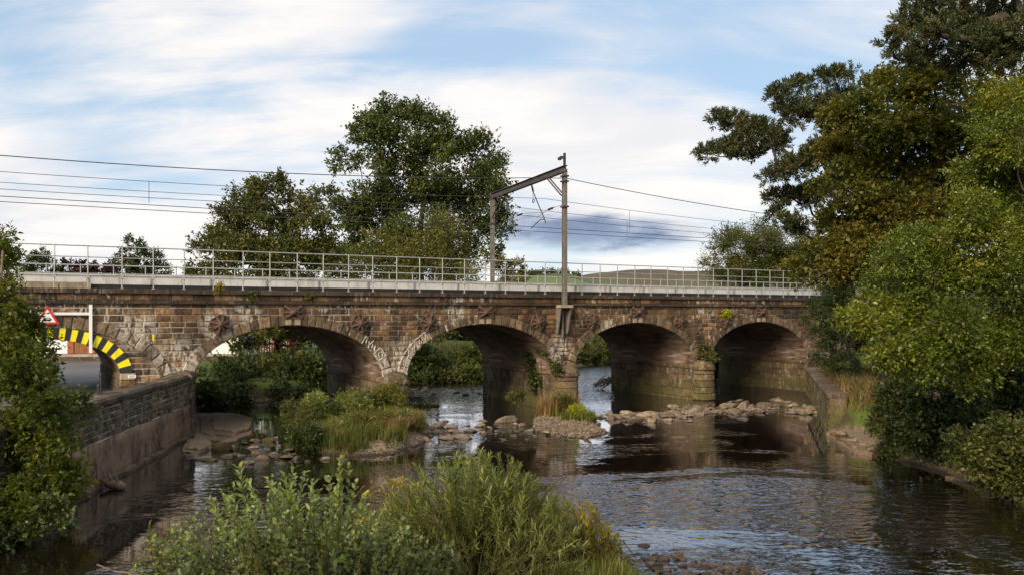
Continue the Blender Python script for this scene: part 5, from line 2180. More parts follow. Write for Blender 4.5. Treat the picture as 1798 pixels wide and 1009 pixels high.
tree('alder_tree', 'rounded mid-green tree behind the viaduct above the first arch', 'tree', at_base(505, 62), P(475, 350, 62), px_clumps(rd, 62, 0.9, 0.9, 2.5, R1), 22, 'leaf_round', 620, 0.5, 6, 0.19, 0.12, 0.36, 'bark', subs=12, spread=0.42)
ol = [(782, 400, 28), (800, 440, 38), (752, 440, 38), (700, 432, 40), (832, 460, 24), (660, 452, 36), (620, 465, 28), (740, 480, 45), (800, 500, 40), (760, 545, 45), (700, 540, 42), (820, 560, 30)]
tree('willow_tree', 'olive-yellow shrubby tree in front of the tall poplar behind the railings', 'tree', at_base(768, 72), P(770, 420, 72), px_clumps(ol, 72, 1.0, 0.9, 2, R1), 23, 'leaf_olive', 330, 0.6, 7, 0.20, 0.075, 0.16, 'bark_pale', subs=12, spread=0.5, upb=0.6)
sm = [(240, 440, 20), (225, 460, 24), (258, 462, 26), (285, 478, 16), (215, 480, 22), (250, 490, 30)]
tree('small_tree', 'small dark leaning tree behind the railings at the left', 'tree', at_base(245, 95), P(240, 440, 95), px_clumps(sm, 95, 1.0), 24, 'leaf_dark', 260, 0.6, 6, 0.25, 0.13, 0.2)
sm = [(70, 452, 13), (62, 466, 18), (85, 468, 14), (72, 485, 26), (45, 478, 12)]
tree('small_tree', 'little spiky conifer behind the railings at far left', 'tree', at_base(70, 90), P(72, 440, 90), px_clumps(sm, 90, 1.1), 25, 'leaf_dark', 200, 0.5, 6, 0.22, 0.1, 0.15)
sm = [(120, 470, 12), (150, 474, 15), (175, 476, 14), (140, 486, 18), (105, 480, 12), (195, 482, 12)]
tree('purple_bush', 'dark purple-leaved bush behind the railings at the left', 'bush', at_base(145, 92), P(145, 472, 92), px_clumps(sm, 92, 0.9), 26, 'leaf_purple', 170, 0.5, 6, 0.24, 0.15, 0.12)
sm = [(905, 468, 14), (890, 480, 16), (880, 465, 10), (910, 490, 12)]
tree('small_tree', 'small leafy tree peeping over the railings beside the far mast', 'tree', at_base(900, 78), P(900, 468, 78), px_clumps(sm, 78, 1.0), 27, 'leaf_olive', 110, 0.5, 6, 0.2, 0.12, 0.12)
cf = [(1262, 432, 14), (1278, 420, 20), (1300, 436, 28), (1340, 425, 32), (1380, 436, 34), (1262, 462, 18), (1310, 465, 36), (1360, 470, 40), (1420, 450, 40), (1245, 470, 10), (1410, 490, 45), (1300, 500, 40), (1345, 405, 16), (1310, 408, 14)]
tree('yew_tree', 'dark spreading yew standing behind the railings left of the pine', 'tree', at_base(1345, 80), P(1345, 420, 80), px_clumps(cf, 80, 0.85, 0.9, 2, R1), 28, 'leaf_round', 620, 0.9, 8, 0.22, 0.06, 0.3, subs=10, spread=0.35, upb=0.15, droop=-0.05)

# ---- right bank trees
def pine(name, label, base, top, lst, depth, seed, rad, tl=0.32, per=26, jit=2.0, nd=34):
    r = np.random.default_rng(seed)
    clumps = px_clumps(lst, depth, 0.75, 0.9, jit, r)
    root = empty(name, base)
    tag(root, label, 'tree')
    m = trunk_and_limbs(base, top, clumps, r, rad, 0.32)
    off = -np.array(base, float)
    m.v = [tuple(np.array(v) + off) for v in m.v]
    m.build('trunk', M['bark'], root, smooth=True)
    pos, dr = [], []
    for c, rr in clumps:
        k = max(6, int(per * (rr[0] / 0.7) ** 2))
        q = unit(r.normal(size=(k, 3))) * (r.uniform(0.15, 1, (k, 1)) ** 0.5)
        tips = np.asarray(c) + q * np.asarray(rr)
        ax = unit(q * 0.6 + r.normal(size=(k, 3)) * 0.35 + np.array([0, 0, 0.55]))
        # bottle-brush shoots of needles
        t = r.uniform(0, 1, (k, nd))
        ph = r.uniform(0, 6.28, (k, nd))
        u = unit(np.cross(ax, np.array([0.3, 0.2, 1.0])))
        v = np.cross(ax, u)
        rd_ = u[:, None] * np.cos(ph)[..., None] + v[:, None] * np.sin(ph)[..., None]
        pos.append((tips[:, None] + ax[:, None] * (t * tl * 1.1)[..., None]).reshape(-1, 3))
        dr.append((ax[:, None] * 0.75 + rd_ * 0.85).reshape(-1, 3))
    pos = np.concatenate(pos)
    dr = np.concatenate(dr)
    n = len(pos)
    L = tl * 0.62 * r.uniform(0.7, 1.2, n)
    vv, ff = leaf_arrays(pos, dr, r.normal(size=(n, 3)), L, np.full(n, 0.040 * tl / 0.32), 0.1)
    obj('crown', mesh_np('crown', vv + off, ff), M['needle'], root)
    return root


pa = [(1242, 270, 16), (1270, 262, 18), (1290, 218, 20), (1262, 212, 16), (1305, 255, 20), (1335, 232, 22), (1310, 225, 16), (1368, 168, 20), (1400, 152, 18), (1440, 142, 16), (1465, 136, 16), (1490, 130, 12), (1362, 250, 24), (1400, 200, 26), (1440, 190, 28), (1368, 302, 18), (1350, 312, 12), (1400, 292, 24), (1440, 270, 30), (1480, 180, 28), (1480, 240, 34), (1358, 352, 15), (1385, 345, 17), (1356, 378, 12), (1420, 350, 24), (1452, 398, 22), (1400, 402, 16), (1480, 330, 34), (1500, 420, 34), (1370, 200, 14), (1330, 270, 14), (1290, 275, 12), (1385, 390, 14), (1520, 300, 36), (1530, 380, 36), (1470, 440, 26)]
pine('pine_tree', 'dark pine reaching long branches left over the viaduct end', at_base(1550, 43), P(1545, 150, 43), pa, 43, 31, 0.42, 0.36, 95)
pb = [(1572, 72, 22), (1600, 52, 26), (1650, 62, 34), (1590, 32, 18), (1640, 22, 30), (1700, 42, 40), (1760, 30, 40), (1620, 100, 26), (1690, 108, 36), (1760, 110, 40), (1790, 165, 34), (1600, 110, 18), (1610, 0, 22), (1680, -15, 36), (1760, -40, 45), (1570, 100, 12), (1730, 75, 36), (1800, 60, 40)]
pine('pine_tree', 'tall pine filling the top right corner above the autumn tree', at_base(1830, 28), P(1760, -60, 28), pb, 28, 32, 0.34, 0.28, 120, 1.5)
sy_ = [(1500, 195, 36), (1540, 155, 28), (1580, 150, 40), (1640, 152, 46), (1560, 222, 50), (1640, 232, 52), (1500, 255, 36), (1560, 302, 52), (1640, 312, 54), (1700, 262, 52), (1520, 352, 40), (1590, 382, 52), (1680, 372, 52), (1740, 332, 52), (1500, 420, 32), (1470, 450, 26), (1450, 480, 20), (1700, 175, 46), (1770, 230, 50), (1540, 450, 40), (1480, 300, 24), (1455, 215, 18), (1620, 440, 50), (1470, 380, 26), (1490, 470, 30), (1545, 410, 36), (1430, 440, 18), (1460, 265, 20), (1410, 470, 22), (1440, 330, 16)]
tree('sycamore_tree', 'broad tree turning orange-brown between the two pines on the right bank', 'tree', at_base(1640, 35), P(1630, 190, 35), px_clumps(sy_, 35, 0.62, 0.9, 2, R1), 33, 'leaf_syc', 560, 0.40, 6, 0.125, 0.105, 0.32, 'bark_pale', subs=16, spread=0.58, flat=1.0, droop=0.25)
br = [(1772, 182, 36), (1788, 250, 42), (1735, 242, 30), (1748, 312, 40), (1702, 302, 26), (1782, 352, 44), (1704, 372, 36), (1740, 422, 50), (1662, 422, 36), (1604, 432, 30), (1572, 452, 26), (1640, 482, 50), (1712, 502, 50), (1782, 482, 44), (1562, 502, 36), (1522, 532, 26), (1500, 556, 18), (1582, 562, 44), (1662, 572, 50), (1742, 582, 50), (1792, 592, 44), (1562, 612, 34), (1622, 630, 40), (1700, 640, 40), (1830, 420, 50), (1830, 540, 50), (1830, 300, 50), (1480, 560, 12), (1540, 575, 26)]
tree('holly_tree', 'bright glossy green tree leaning over the river at the right edge', 'tree', (16.4, 23.5, gz(16.4, 23.5) - 0.2), P(1800, 330, 24), px_clumps(br, 24, 0.8, 0.95, 1.2, R1), 34, 'leaf_bright', 780, 0.28, 6, 0.080, 0.046, 0.22, 'bark_pale', subs=18, spread=0.58, six=False)
dk = [(1445, 545, 26), (1472, 582, 32), (1448, 622, 22), (1482, 642, 26), (1500, 505, 36), (1425, 552, 14), (1532, 602, 36), (1460, 515, 28), (1510, 560, 34), (1440, 590, 18), (1550, 640, 30)]
tree('yew_bush', 'very dark evergreen bush hanging over the right end of the viaduct', 'bush', at_base(1500, 47), P(1490, 540, 47), px_clumps(dk, 47, 0.8, 0.9, 1.5, R1), 35, 'leaf_dark', 420, 0.35, 7, 0.13, 0.05, 0.2, subs=12, spread=0.4)
iv = [(1592, 655, 34), (1640, 692, 36), (1600, 722, 32), (1692, 722, 44), (1762, 702, 50), (1572, 692, 24), (1722, 655, 44), (1650, 650, 36), (1800, 660, 44), (1640, 735, 30), (1810, 720, 40), (1615, 745, 24), (1660, 765, 28), (1690, 790, 26), (1600, 775, 20), (1640, 790, 20), (1720, 760, 34)]
tree('ivy_thicket', 'dark ivy thicket on the right bank below the glossy green tree', 'thicket', (17.5, 30, gz(17.5, 30) - 0.2), P(1690, 660, 30), px_clumps(iv, 30, 0.85, 0.8, 1.2, R1), 36, 'leaf_ivy', 420, 0.30, 6, 0.10, 0.075, 0.12, subs=14, spread=0.5)
lo = [(1762, 762, 44), (1792, 802, 36), (1722, 792, 26), (1742, 832, 22), (1782, 838, 26), (1692, 802, 20), (1700, 770, 26), (1830, 760, 44), (1745, 800, 24), (1800, 850, 28), (1720, 815, 20), (1760, 855, 16), (1820, 820, 36)]
tree('bank_shrub', 'yellow-green leafy shrub overhanging the water at the lower right', 'shrub', (15.9, 25.2, gz(15.9, 25.2) - 0.2), P(1770, 770, 25), px_clumps(lo, 25, 0.7, 0.9, 0.6, R1), 37, 'leaf_bank', 420, 0.28, 6, 0.085, 0.065, 0.07, subs=12, spread=0.45, flat=1.0)
lo = [(1560, 720, 20), (1590, 765, 26), (1545, 745, 16), (1620, 780, 24), (1570, 790, 18), (1650, 790, 22), (1640, 815, 14)]
tree('bank_shrub', 'dark trailing bush on the bank beside the rock shelf', 'shrub', (15.7, 32, gz(15.7, 32) - 0.2), P(1590, 740, 32), px_clumps(lo, 32, 0.8, 0.9, 0.6, R1), 38, 'leaf_ivy', 300, 0.28, 6, 0.10, 0.05, 0.06, subs=10, spread=0.5, droop=0.4)

# ---- left bank
lf = [(2, 422, 18), (-8, 465, 30), (8, 522, 34), (36, 566, 26), (15, 600, 40), (62, 600, 26), (15, 680, 44), (62, 702, 38), (55, 762, 44), (102, 735, 22), (15, 782, 44), (78, 832, 38), (100, 880, 24), (25, 880, 40), (5, 930, 28), (45, 640, 34), (-50, 520, 50), (-55, 640, 60), (-55, 780, 60), (80, 660, 18), (118, 770, 16), (120, 850, 16), (60, 900, 24), (-40, 880, 50)]
tree('ash_bush', 'tall leafy green bush on the bank at the left edge', 'bush', (-12.9, 20.2, 0.3), P(5, 440, 21), px_clumps(lf, 21, 0.85, 0.9, 0.8, R1), 41, 'leaf_left', 330, 0.32, 7, 0.105, 0.048, 0.10, 'bark_pale', subs=12, spread=0.45)
lf = [(90, 705, 10), (70, 650, 8), (80, 630, 7), (110, 650, 6)]
sp = [(135, 700, 10), (150, 715, 8), (142, 688, 6), (120, 720, 12), (95, 735, 12)]
tree('bramble_spray', 'loose bramble spray hanging over the top of the left river wall', 'bush', (-12.9, 24.5, 2.4), P(130, 700, 24.5), px_clumps(sp, 24.5, 0.9), 42, 'leaf_left', 60, 0.25, 6, 0.09, 0.05, 0.025, subs=6, spread=0.6)
sp = [(115, 835, 16), (140, 822, 12), (130, 860, 14), (150, 845, 8), (105, 815, 14), (110, 880, 12)]
tree('bramble_spray', 'yellowing bramble trailing down the left wall to the water', 'bush', (-12.6, 23.0, 0.3), P(125, 830, 23), px_clumps(sp, 23, 0.9), 43, 'leaf_yellow', 60, 0.22, 6, 0.08, 0.05, 0.025, subs=6, spread=0.6)
sp = [(60, 925, 14), (115, 905, 12), (20, 940, 18), (90, 890, 14)]
tree('bramble_spray', 'dark bramble at the water edge in the lower left corner', 'bush', (-12.3, 20.0, 0.2), P(70, 905, 20), px_clumps(sp, 20, 0.8), 44, 'leaf_ivy', 90, 0.25, 6, 0.09, 0.06, 0.03, subs=6, spread=0.6)

# ---- bushes on the far banks, seen through the arches
def bush(label, px, py, rp, depth, mat, seed, per=260, ll=0.17, lw=0.11, n=6):
    r = np.random.default_rng(seed)
    lst = [(px + r.uniform(-.75, .75) * rp, py + r.uniform(-.35, .5) * rp, rp * r.uniform(0.45, 0.7)) for k in range(n)]
    b = at_base(px, depth)
    tree('bank_bush', label, 'bush', b, P(px, py - rp * 0.3, depth), px_clumps(lst, depth, 0.85, 0.9, 1.0, r), seed, mat, per, 0.4, 6, ll, lw, 0.06, subs=10, spread=0.5)


bush('dark bush leftmost under the first arch', 375, 668, 42, 55, 'leaf_dark', 51)  # dark leaf colour under this arch also stands in for tree shade
bush('dark bush second from left under the first arch', 430, 668, 48, 57, 'leaf_dark', 52)
bush('dark bush beside the trunk under the first arch', 490, 665, 44, 58, 'leaf_dark', 53)
bush('dull green bush right of the trunk under the first arch', 540, 660, 44, 58, 'leaf_ivy', 54)
bush('green bush at the right side of the first arch opening', 580, 652, 36, 60, 'leaf_bank', 55)
bush('dark green bush at the left side of the second arch opening', 725, 635, 34, 68, 'leaf_dark', 56)
bush('dark bush below the thin trunk seen through the second arch', 768, 648, 28, 69, 'leaf_dark', 57)
bush('olive bush in the middle of the second arch opening', 805, 642, 26, 71, 'leaf_bank', 58)
bush('bright green bush against the right side of the second arch opening', 842, 630, 34, 72, 'leaf_bank', 59)
bush('yellow-green bush left in the third arch opening', 1028, 618, 24, 92, 'leaf_bank', 60, 200, 0.2, 0.12)
bush('taller pale bush right in the third arch opening', 1060, 612, 26, 94, 'leaf_bank', 61, 200, 0.2, 0.12)
bush('dark tree clump behind the bushes of the third arch opening', 1045, 578, 26, 120, 'leaf_dark', 62, 200, 0.3, 0.2)
bush('pale bush nearest the water in the third arch opening', 1008, 622, 20, 88, 'leaf_bank', 63, 200, 0.2, 0.12)
bush('dark hedge tree far back in the second arch opening', 800, 585, 30, 110, 'leaf_dark', 64, 240, 0.28, 0.18)
bush('dark hedge bush far back at the left of the second arch opening', 730, 592, 30, 105, 'leaf_dark', 65, 240, 0.28, 0.18)

bush('low dark bush at the water edge, leftmost under the first arch', 355, 700, 30, 50.5, 'leaf_dark', 151)  # deep shade below the tree is again put into the leaf colour
bush('low dark bush at the water edge, second under the first arch', 405, 698, 34, 52, 'leaf_dark', 152)
bush('low dark bush at the water edge, third under the first arch', 460, 694, 34, 54, 'leaf_dark', 153)
bush('low dark bush at the water edge, fourth under the first arch', 515, 690, 32, 55.5, 'leaf_ivy', 154)
bush('low dull bush at the water edge, nearest the first pier', 565, 684, 30, 57.5, 'leaf_ivy', 155)
bush('low olive bush overhanging the water at the left of the second arch', 735, 664, 22, 66.5, 'leaf_ivy', 156)
bush('low brown-green bush overhanging the water in the second arch', 790, 660, 20, 68.5, 'leaf_bank', 157)
bush('low rusty bush overhanging the water at the right of the second arch', 835, 658, 20, 69.5, 'leaf_bank', 158)

bush('dark bush beyond the last arch, glimpsed beside the third pier', 1268, 590, 34, 73, 'leaf_dark', 159)
bush('low dark bush beyond the last arch at the waterline', 1266, 640, 30, 71.5, 'leaf_dark', 160)

# ---- plants on the masonry
def tuft(name, label, s, t, z, lst_r, mat, seed, per=70, ll=0.10, lw=0.05, cat='plant'):
    r = np.random.default_rng(seed)
    c = W(s, t, z)
    clumps = [(c + r.normal(size=3) * lst_r * 0.6, (lst_r * 0.7,) * 3) for k in range(5)]
    tree(name, label, cat, tuple(c - np.array([0, 0, lst_r])), c, clumps, seed, mat, per, 0.2, 6, ll, lw, 0.02, subs=7, spread=0.5)


tuft('wall_plant', 'green plants growing on the cap of the third pier', CEN[3] + 5.275, -0.45, 2.95, 0.55, 'leaf_bank', 71, 100)
tuft('wall_plant', 'small lime-green tuft on the wall left of the last arch', CEN[4] - 3.3, -0.2, 5.42, 0.18, 'leaf_lime', 72, 40, 0.09, 0.06)
tuft('wall_plant', 'small plant on the cap of the second pier', CEN[2] + 4.6, -0.2, 2.5, 0.28, 'leaf_ivy', 73, 50)
r = np.random.default_rng(74)
cl = []
for k in range(9):
    cl.append((W(CEN[2] + HS - 0.05 - 0.1 * r.uniform(), 0.6 + r.uniform(0, 2.0), 1.0 + k * 0.34), (0.30, 0.42, 0.36)))
b_ = tuple(W(CEN[2] + HS - 0.1, 1.2, 0.4))
tree('climbing_ivy', 'ivy climbing the inner flank of the second pier', 'ivy', b_, W(CEN[2] + HS - 0.1, 1.4, 3.8), cl, 74, 'leaf_ivy', 110, 0.25, 6, 0.10, 0.07, 0.03, subs=8, spread=0.5, droop=0.3)
for k, (s_, z_) in enumerate(((6.7, 6.6), (10.9, 6.25), (8.2, 6.2))):
    tuft('wall_plant', ('weed on the coping above the first arch, left of its crown plate', 'weed sprouting right of the crown plate over the first arch', 'tiny weed in the parapet joint above the first arch')[k], s_, -0.15, z_, 0.10, 'leaf_yellow' if k == 0 else 'leaf_bank', 75 + k, 16, 0.08, 0.04)


# ---- grass
def blades(name, label, xy, hmin, hmax, width, mat, seed, lean=0.35, parent=None, zadd=0.0):
    r = np.random.default_rng(seed)
    n = len(xy)
    z = terrain(xy[:, 0], xy[:, 1]) + zadd
    ok = z > 0.02
    xy, z = xy[ok], z[ok]
    n = len(xy)
    p = np.column_stack([xy, z - 0.03])
    h = r.uniform(hmin, hmax, n)[:, None]
    a = r.uniform(0, 6.28, n)
    dirn = np.column_stack([np.cos(a), np.sin(a), np.zeros(n)])
    ln = (lean * r.uniform(0.2, 1.6, n))[:, None] * h
    sd = np.column_stack([-np.sin(a), np.cos(a), np.zeros(n)]) * (width * r.uniform(0.6, 1.3, n))[:, None]
    up = np.array([0, 0, 1.0])
    m1 = p + up * h * 0.55 + dirn * ln * 0.30
    tp = p + up * h * 0.95 + dirn * ln
    v = np.stack([p - sd, p + sd, m1 + sd * 0.8, tp, m1 - sd * 0.8], 1).reshape(-1, 3)
    b = (np.arange(n) * 5)[:, None]
    # two faces: quad + triangle as degenerate quads kept apart
    f = np.concatenate([b + np.array([0, 1, 2, 4])[None]], 0)
    f3 = b + np.array([4, 2, 3])[None]
    me = bpy.data.meshes.new(name)
    me.vertices.add(len(v))
    me.vertices.foreach_set('co', v.astype(np.float32).ravel())
    idx = np.concatenate([f.ravel(), f3.ravel()]).astype(np.int32)
    me.loops.add(len(idx))
    me.loops.foreach_set('vertex_index', idx)
    me.polygons.add(2 * n)
    st = np.concatenate([np.arange(n) * 4, 4 * n + np.arange(n) * 3]).astype(np.int32)
    me.polygons.foreach_set('loop_start', st)
    me.update(calc_edges=True)
    o = obj(name, me, M[mat], parent)
    if parent is None:
        tag(o, label, 'grass', kind='stuff')
    return o


def ell_pts(cx, cy, rx, ry, n, seed, clump=0):
    r = np.random.default_rng(seed)
    if clump:
        a = r.uniform(0, 6.28, clump)
        q = np.sqrt(r.uniform(0, 1, clump))
        cc = np.stack([cx + rx * q * np.cos(a), cy + ry * q * np.sin(a)], 1)
        i = r.integers(0, clump, n)
        return cc[i] + r.normal(size=(n, 2)) * 0.16
    a = r.uniform(0, 6.28, n)
    q = np.sqrt(r.uniform(0, 1, n))
    return np.stack([cx + rx * q * np.cos(a), cy + ry * q * np.sin(a)], 1)


blades('island_grass', 'long yellow-green grass covering the midstream island', ell_pts(-6.35, 38.4, 2.2, 5.6, 14000, 81, 190), 0.22, 0.78, 0.016, 'grass', 81)
blades('island_dry_grass', 'straw-coloured dry grass drooping at the right tip of the island', ell_pts(-5.0, 37.2, 0.8, 1.8, 2200, 82, 34), 0.4, 0.9, 0.015, 'grass_dry', 82, 0.7)
blades('spit_reeds', 'dry brown reeds at the foot of the second pier', ell_pts(1.9, 46.5, 1.7, 2.4, 3600, 83, 60), 0.5, 1.35, 0.016, 'grass_dry', 83)
blades('spit_grass', 'green grass tufts on the head of the gravel spit', ell_pts(3.6, 44.5, 1.6, 2.2, 2600, 84, 26), 0.25, 0.7, 0.016, 'grass_green', 84)
xy = np.random.default_rng(85).uniform((-20, 48), (26, 105), (24000, 2))
xl_, xr_ = np.interp(xy[:, 1], YL, XL), np.interp(xy[:, 1], YR, XR)
keep = ((xy[:, 0] < xl_ - 0.2) & (xy[:, 0] > xl_ - 14) & (xy[:, 1] > 60)) | ((xy[:, 0] > xr_ + 0.2) & (xy[:, 0] < xr_ + 8) & (xy[:, 1] > 68))
blades('far_bank_grass', 'rough grass on the far river banks beyond the viaduct', xy[keep], 0.3, 0.9, 0.03, 'grass', 85)
xy = np.random.default_rng(86).uniform((13.5, 20), (24, 57), (16000, 2))
xr_ = np.interp(xy[:, 1], YR, XR)
keep = (xy[:, 0] > xr_ + 0.75) & (xy[:, 0] < xr_ + 7)
blades('right_bank_grass', 'brown and green rough grass on the right bank', xy[keep], 0.25, 0.8, 0.018, 'grass', 86, 0.8)
xy = np.random.default_rng(87).uniform((14.5, 38), (20, 52), (5000, 2))
xr_ = np.interp(xy[:, 1], YR, XR)
keep = (xy[:, 0] > xr_ + 0.6) & (xy[:, 0] < xr_ + 2.6)
blades('wall_top_dry_grass', 'orange-brown dead grass hanging over the right bank wall', xy[keep], 0.3, 0.9, 0.018, 'grass_dry', 87, 1.1)
blades('bar_green_grass', 'fresh green grass on the near gravel bar at the bottom', ell_pts(1.7, 16.8, 0.9, 1.7, 2200, 88, 34), 0.2, 0.5, 0.010, 'grass_green', 88)
blades('bar_rough_grass', 'mixed rough grass among the foreground shrubs', ell_pts(-1.6, 18.0, 3.8, 5.5, 7000, 89, 110), 0.25, 0.7, 0.009, 'grass', 89)

# leafy shrubs on the island
for k, (px, py, rp, d_, mt, lab) in enumerate(((545, 735, 34, 38.5, 'leaf_bank', 'grey-green leafy shrub at the left side of the grassy island'), (610, 715, 34, 40, 'leaf_willow', 'willow sapling in the middle of the grassy island'), (690, 705, 28, 42, 'leaf_olive', 'brown-green shrub on the island against the first pier'), (575, 760, 28, 36, 'leaf_willow', 'yellowish low shrub at the front of the grassy island'), (650, 745, 30, 36.5, 'leaf_olive', 'weedy shrub at the front right of the grassy island'), (640, 705, 24, 41.5, 'leaf_bank', 'pale leafy shrub at the back of the grassy island'), (555, 705, 18, 39.5, 'leaf_willow', 'thin upright sapling at the back left of the island'), (535, 775, 22, 34.5, 'leaf_ivy', 'dark low shrub at the front left corner of the island'), (715, 745, 20, 37.5, 'leaf_bank', 'small leafy shrub at the right tip of the island'))):
    r = np.random.default_rng(90 + k)
    lst = [(px + r.uniform(-.8, .8) * rp, py + r.uniform(-.4, .7) * rp, rp * r.uniform(0.35, 0.55)) for q in range(7)]
    tree('island_shrub', lab, 'shrub', at_base(px, d_), P(px, py, d_), px_clumps(lst, d_, 1.0, 0.9, 0.6, r), 90 + k, mt, 190, 0.38, 8, 0.11, 0.030, 0.03, subs=10, spread=0.6, upb=0.9)
for k, (px, py, rp, d_, mt, lab) in enumerate(((908, 692, 12, 45.5, 'leaf_bank', 'bright green weed at the left of the spit reeds'), (985, 705, 14, 44.5, 'leaf_bank', 'leafy weed right of the spit reeds before the second pier'), (1012, 722, 11, 43, 'leaf_lime', 'yellow-green weed at the right edge of the gravel spit'))):
    r = np.random.default_rng(100 + k)
    lst = [(px + r.uniform(-.8, .8) * rp, py + r.uniform(-.4, .7) * rp, rp * r.uniform(0.4, 0.6)) for q in range(5)]
    tree('spit_weed', lab, 'weed', at_base(px, d_), P(px, py, d_), px_clumps(lst, d_, 1.0, 0.9, 0.3, r), 100 + k, mt, 60, 0.25, 6, 0.09, 0.045, 0.02, subs=8, spread=0.6, upb=0.8)


# ---- foreground shrubs built stem by stem
def stem_shrub(name, label, cat, base, tops, seed, leafmat, ll, lw, step, stemr=0.010, curve=0.35, ang=0.75, six=True, bare=0.25, basew=0.5):
    r = np.random.default_rng(seed)
    root = empty(name, base)
    tag(root, label, cat)
    base = np.array(base, float)
    m = MB()
    pos, dirs, nrms, sc_ = [], [], [], []
    for tp in tops:
        b = base + np.array([r.normal() * basew, r.normal() * basew, 0])
        # stems start below their own tips, so that they rise rather than fan
        b[:2] = b[:2] * 0.55 + np.array(tp[:2]) * 0.45
        L = np.linalg.norm(tp - b)
        mid = (b + tp) / 2 + np.array([r.normal() * .06, r.normal() * .06, 0]) * L
        mid[:2] = mid[:2] * (1 - curve * 0.5) + b[:2] * curve * 0.5
        K = 9
        pts = [(1 - u) ** 2 * b + 2 * u * (1 - u) * mid + u * u * tp for u in np.linspace(0, 1, K)]
        m.tube([p - base for p in pts], [stemr * (1.1 - 0.85 * k / (K - 1)) for k in range(K)], 4, False)
        n = int(L * (1 - bare) / step * r.uniform(0.55, 1.15))
        ph = r.uniform(0, 6.28)
        ks = r.uniform(0.65, 1.35)
        ka = r.uniform(0.75, 1.3)
        lean_ = r.normal(size=3) * 0.25
        for k in range(n):
            u = bare + (1 - bare) * (k + 0.7) / n
            p = (1 - u) ** 2 * b + 2 * u * (1 - u) * mid + u * u * tp
            t = 2 * (1 - u) * (mid - b) + 2 * u * (tp - mid)
            t = t / (np.linalg.norm(t) + 1e-9)
            ph += 2.4
            a1 = np.cross(t, (0.2, 0.4, 1.0)); a1 /= np.linalg.norm(a1) + 1e-9
            a2 = np.cross(t, a1)
            sd = a1 * math.cos(ph) + a2 * math.sin(ph)
            an = ka * ang * r.uniform(0.6, 1.35) * (1.15 - 0.45 * u)
            d = t * math.cos(an) + sd * math.sin(an)
            pos.append(p)
            dirs.append(d)
            nrms.append(t * 0.7 + np.array([0, 0, 0.8]) + r.normal(size=3) * 0.4 + lean_ - sd * 0.3)
            sc_.append((0.55 + 0.75 * math.sin(math.pi * min(1, 0.25 + 0.8 * (1 - u)))) * r.uniform(0.65, 1.25) * ks)
    sc_ = np.array(sc_)
    m.build('stems', M['twig'], root, smooth=True)
    v, f = leaf_arrays(np.array(pos), np.array(dirs), np.array(nrms), ll * sc_, lw * sc_, 0.22, 0.45, six)
    obj('foliage', mesh_np('foliage', v - base, f), M[leafmat], root)
    return root


def tops_env(env, depth, n, seed, fill=0.8, ddep=1.2):
    """stem tips under an envelope given in photo pixels"""
    r = np.random.default_rng(seed)
    xs = [e[0] for e in env]
    ys = [e[1] for e in env]
    out = []
    for k in range(n):
        px = r.uniform(xs[0], xs[-1])
        top = np.interp(px, xs, ys)
        py = top + (1060 - top) * (r.uniform(0, 1) ** 1.6) * fill
        d = depth + r.uniform(-ddep, ddep) - (py - top) / 260.0 * 1.2
        p = P(px, py, d)
        if p[2] > 0.75:
            out.append(p)
    return out


stem_shrub('willow_bush', 'dense narrow-leaved willow bush in the centre foreground', 'bush', (-0.5, 17.0, 0.3), tops_env([(640, 925), (690, 865), (740, 815), (790, 802), (850, 792), (890, 795), (925, 825), (960, 850), (1000, 885), (1030, 930)], 17.0, 420, 111, 0.8, 1.3), 111, 'leaf_willow', 0.118, 0.021, 0.023, 0.011, 0.4, 0.7, True, 0.30, 1.0)
stem_shrub('sallow_bush', 'blue-green round-leaved sallow bush in the left foreground', 'bush', (-3.6, 13.6, 0.3), tops_env([(225, 1000), (262, 945), (330, 905), (400, 850), (430, 835), (520, 835), (600, 850), (650, 880), (700, 900), (745, 930)], 13.6, 200, 112, 0.85, 1.4), 112, 'leaf_sallow', 0.070, 0.048, 0.031, 0.010, 0.4, 0.95, True, 0.25, 1.0)
stem_shrub('alder_sapling', 'tall thin sapling with round leaves rising from the left foreground shrubs', 'sapling', (-2.9, 13.2, 0.3), [P(598, 802, 13.2), P(612, 815, 13.2), P(580, 840, 13.3), P(625, 845, 13.1), P(560, 870, 13.3), P(640, 868, 13.0), P(590, 860, 13.0)], 113, 'leaf_sallow', 0.10, 0.074, 0.036, 0.013, 0.2, 0.95, True, 0.3, 0.15)
stem_shrub('ash_sapling', 'leafy sapling with long leaflets standing in the left foreground shrubs', 'sapling', (-3.6, 13.0, 0.3), [P(515, 818, 13.0), P(500, 835, 13.1), P(535, 828, 13.1), P(480, 850, 13.0), P(550, 850, 12.9), P(420, 822, 13.2), P(410, 850, 13.2), P(432, 845, 13.2)], 114, 'leaf_sallow', 0.115, 0.040, 0.030, 0.011, 0.2, 1.0, True, 0.3, 0.2)
stem_shrub('rowan_sapling', 'light green sapling with paired leaflets at the lower left of the shrubs', 'sapling', (-5.0, 12.6, 0.3), [P(262, 922, 12.6), P(275, 945, 12.7), P(250, 960, 12.6), P(290, 975, 12.6), P(240, 985, 12.5), P(310, 960, 12.6)], 115, 'leaf_left', 0.10, 0.036, 0.026, 0.010, 0.2, 1.1, True, 0.35, 0.15)
stem_shrub('weed_patch', 'yellowing flowering weeds right of the willow bush', 'weeds', (2.0, 18.3, 0.3), tops_env([(930, 885), (965, 880), (1000, 872), (1045, 885), (1075, 930), (1110, 975)], 18.1, 150, 116, 0.7, 1.0), 116, 'leaf_yellow', 0.10, 0.036, 0.034, 0.007, 0.2, 0.8, False, 0.2, 0.5)
